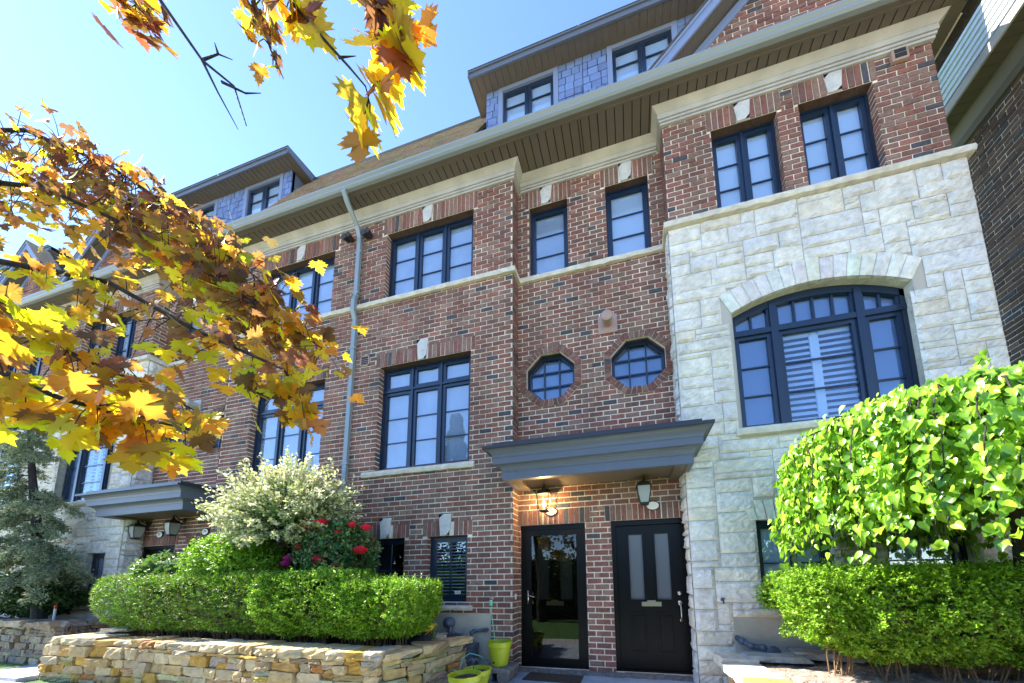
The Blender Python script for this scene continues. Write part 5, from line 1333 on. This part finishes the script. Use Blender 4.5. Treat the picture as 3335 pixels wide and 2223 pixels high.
# ------------------------------------------------------------------ maple overhanging from the left
t = thing('maple_tree', 'yellow and bronze leaved maple whose branches hang in from the left and top', 'tree', (-2.9, -.9, -.17))
BR = {'B1': [(-2.55, 0.45, 2.46), (-2.36, 0.62, 2.33), (-2.31, 0.8, 2.21), (-2.25, 0.98, 2.18), (-2.19, 1.21, 2.11)],
'B2': [(-3.69, 0.66, 3.45), (-3.34, 0.93, 3.6), (-2.86, 1.18, 3.41), (-2.31, 1.37, 3.02), (-1.76, 1.46, 2.62)],
'B3': [(-4.3, 0.73, 4.09), (-3.94, 0.99, 4.35), (-3.4, 1.16, 4.11), (-2.89, 1.34, 3.74), (-2.1, 1.42, 3.02)],
'B4': [(-2.9, 0.74, 2.78), (-2.54, 0.93, 2.76), (-2.12, 1.07, 2.51), (-1.59, 1.13, 2.24), (-1.52, 1.17, 2.13)],
'B5': [(-2.08, 0.43, 1.94), (-2.01, 0.55, 1.92), (-1.88, 0.64, 1.86), (-1.85, 0.81, 1.87), (-2.01, 1.07, 1.95)],
'T1': [(-1.31, 0.42, 3.06), (-1.17, 0.43, 2.79), (-1.07, 0.48, 2.63), (-0.99, 0.51, 2.56), (-0.96, 0.53, 2.45)],
'T1b': [(-1.07, 0.48, 2.63), (-1.03, 0.5, 2.54), (-0.99, 0.53, 2.45)], 'T1c': [(-1.07, 0.48, 2.63), (-1.03, 0.49, 2.65), (-0.99, 0.5, 2.63)],
'T1e': [(-1.03, 0.49, 2.65), (-1.03, 0.48, 2.67)], 'T1d': [(-1.02, 0.5, 2.57), (-0.96, 0.52, 2.54), (-0.92, 0.53, 2.54)],
'T2': [(-1.16, 0.57, 3.31), (-1.13, 0.6, 3.14), (-1.09, 0.64, 2.98), (-1.05, 0.66, 2.88)],
'T3': [(-0.95, 0.51, 2.99), (-0.88, 0.55, 2.88), (-0.77, 0.59, 2.74), (-0.72, 0.61, 2.68), (-0.68, 0.63, 2.63), (-0.67, 0.64, 2.58)],
'T3b': [(-0.75, 0.6, 2.71), (-0.7, 0.61, 2.71)], 'T4': [(-0.65, 0.59, 3.20), (-0.65, 0.61, 3.04), (-0.65, 0.63, 2.92), (-0.62, 0.65, 2.84), (-0.62, 0.66, 2.78)],
'T5': [(-1.88, 0.55, 3.7), (-1.82, 0.59, 3.53), (-1.76, 0.62, 3.44)]}
mb = MB(); tr = [(-2.9, -.9, -.2), (-2.88, -.85, 1.2), (-2.95, -.7, 2.2), (-3.0, -.5, 3.4), (-2.8, -.3, 4.6), (-2.6, -.2, 5.6)]
mb.tube(tr, [.17, .14, .13, .11, .08, .04], 12); mb.build('trunk', 'bark', t)
mb = MB()
def link(a, b, r0, r1): a, b = Vector(a), Vector(b); mb.tube([a, a.lerp(b, .5) + Vector((0, 0, .12)), b], [r0, (r0 + r1) / 2, r1], 7)
for k, st_, w0 in (('B1', tr[2], .035), ('B2', tr[3], .04), ('B3', tr[3], .04), ('B4', tr[2], .035), ('B5', tr[2], .03)): link(st_, BR[k][0], w0, .014)
hub = (-1.6, .25, 3.9); link(tr[4], hub, .05, .03)
for k in ('T1', 'T2', 'T3', 'T4', 'T5'): link(hub, BR[k][0], .016, .0065)
for k, p in BR.items():
    r0 = .014 if k[0] == 'B' else (.0055 if len(k) == 2 else .0035); mb.tube(p, [r0 * (1 - .75 * i / (len(p) - 1)) for i in range(len(p))], 7)
MP = [(.80, .66, .03), (.85, .62, .04), (.90, .55, .04), (.92, .46, .05), (.60, .62, .03), (.75, .38, .05), (.50, .30, .05), (.68, .64, .03)]
DK = [(.26, .14, .08), (.36, .18, .08), (.20, .12, .08), (.48, .22, .08), (.30, .20, .06)]
L = Leaves(); r = random.Random(77); pos = []; yy = []; nn = []; sz = []; cc = []
BZ = [(.28, .14, .07), (.38, .18, .07), (.20, .11, .07), (.52, .26, .08), (.30, .20, .07), (.75, .50, .05), (.24, .12, .08)]
RD = [(.30, .10, .06), (.20, .09, .06), (.42, .16, .06), (.15, .08, .05), (.55, .48, .04), (.70, .36, .04)]
def scatter(key, n, jit, s0, s1, pd, u0=0, u1=1, drop=.12, pal=None):
    P = [Vector(p) for p in BR[key]]; m_ = len(P) - 1
    for i in range(n):
        u = (u0 + (u1 - u0) * r.random()) * m_; k = min(int(u), m_ - 1); p = P[k].lerp(P[k + 1], u - k)
        p = p + Vector((r.gauss(0, jit), r.gauss(0, jit * .5), r.gauss(0, jit * .8) - drop * r.random()))
        s = r.uniform(s0, s1); pos.append(p); sz.append(s)
        yy.append(Vector((r.gauss(.45, .5), r.gauss(.15, .35), -.75 + r.gauss(0, .35)))); nn.append(Vector((r.gauss(.1, .5), r.gauss(-.5, .45), r.gauss(.45, .4))))
        c = r.choice(pal or DK) if r.random() < pd else r.choice(MP); cc.append(tuple(q * r.uniform(.8, 1.15) for q in c))
        if i % 3 == 0: q_ = P[k].lerp(P[k + 1], min(1, u - k + .1)); mb.tube([q_, q_.lerp(p, .5) + Vector((0, 0, .02)), p], [.0025, .0018, .0012], 4)
scatter('B1', 85, .10, .06, .095, .22); scatter('B1', 50, .10, .05, .08, .4, .3, 1)
scatter('B2', 330, .15, .045, .08, .6, pal=BZ); scatter('B3', 640, .12, .04, .075, .85, 0, 1, .35, BZ); scatter('B3', 300, .14, .04, .08, .75, .3, 1, .45, BZ)
scatter('B4', 140, .10, .05, .09, .5, pal=BZ); scatter('B5', 100, .075, .055, .10, .2, 0, 1, .10); scatter('B2', 120, .10, .045, .08, .5, .45, 1)
scatter('T5', 46, .07, .045, .075, .95, 0, 1, 0, RD); scatter('T2', 50, .035, .03, .055, .95, 0, .7, .03, RD); scatter('T3', 16, .025, .06, .09, .4, .0, .25, .04, RD); scatter('T3', 9, .035, .06, .095, .15, .75, 1, .08); scatter('T4', 62, .045, .06, .10, .62, .0, 1, .02, RD)
pos, yy, nn = (np.array([tuple(v) for v in q]) for q in (pos, yy, nn)); X, Y, Z = frames(yy, nn)
L.add(*MAPLE, pos, X, Y, Z, np.array(sz), np.array(cc), curl=G.uniform(-.35, .15, len(pos))); L.build('crown', 'maple', t); mb.build('branches', 'bark', t)

# tall spruce across the lawn, seen only as a reflection in the windows
t = thing('spruce', 'tall spruce across the lawn that mirrors in the bay windows', 'tree', (-8.6, -5.5, -.17))
mb = MB(); mb.tube([(-8.6, -5.5, -.2), (-8.6, -5.5, 4), (-8.6, -5.5, 9.6)], [.22, .15, .02], 8); mb.build('trunk', 'bark', t)
n = 16000; u = G.random(n) ** 1.4; a = G.uniform(0, 2 * PI, n); tier = .75 + .25 * np.cos(u * 70 + np.sin(a * 3))
rad = (1 - u) * 2.3 * tier * G.uniform(.55, 1, n) + .1; P = np.stack([-8.6 + rad * np.cos(a), -5.5 + rad * np.sin(a), .6 + u * 9.2 - rad * .18], 1)
X, Y, Z = frames(np.stack([np.cos(a), np.sin(a), -.3 + 0 * a], 1) + G.normal(0, .3, (n, 3)), G.normal(0, .4, (n, 3)) + np.array([0, 0, 1]))
L = Leaves(); L.add(*OVAL2, P, X, Y, Z, G.uniform(.12, .24, n), cols(n, [(.05, .09, .05), (.08, .13, .06), (.10, .15, .09)], .25)); L.build('foliage', 'conif', t)

t = thing('added_reflection_hedge', 'added tall dark hedge behind the camera that darkens the storm door reflection', 'hedge', (-3, -1.7, -.17))  # unseen hedge added to darken the reflection in the door glass
n = 16000; P = np.stack([G.uniform(-11, 6, n), -1.35 - G.random(n) ** 2 * .5, G.uniform(-.15, 2.0, n)], 1); P[:, 1] += .12 * noise3(P, 3, 9)
X, Y, Z = frames(G.normal(0, .6, (n, 3)) + np.array([0, .5, .6]), G.normal(0, .4, (n, 3)) + np.array([0, 1, .4]))
L = Leaves(); L.add(*OVAL, P, X, Y, Z, G.uniform(.07, .13, n), cols(n, [(.04, .09, .02), (.06, .13, .02), (.09, .17, .03)], .25)); L.build('foliage', 'box', t)
mb = MB(); mb.box(-11, 6, -2.0, -1.55, -.17, 1.85); mb.build('solid_core', 'bark', t)  # solid dark box filling the added hedge
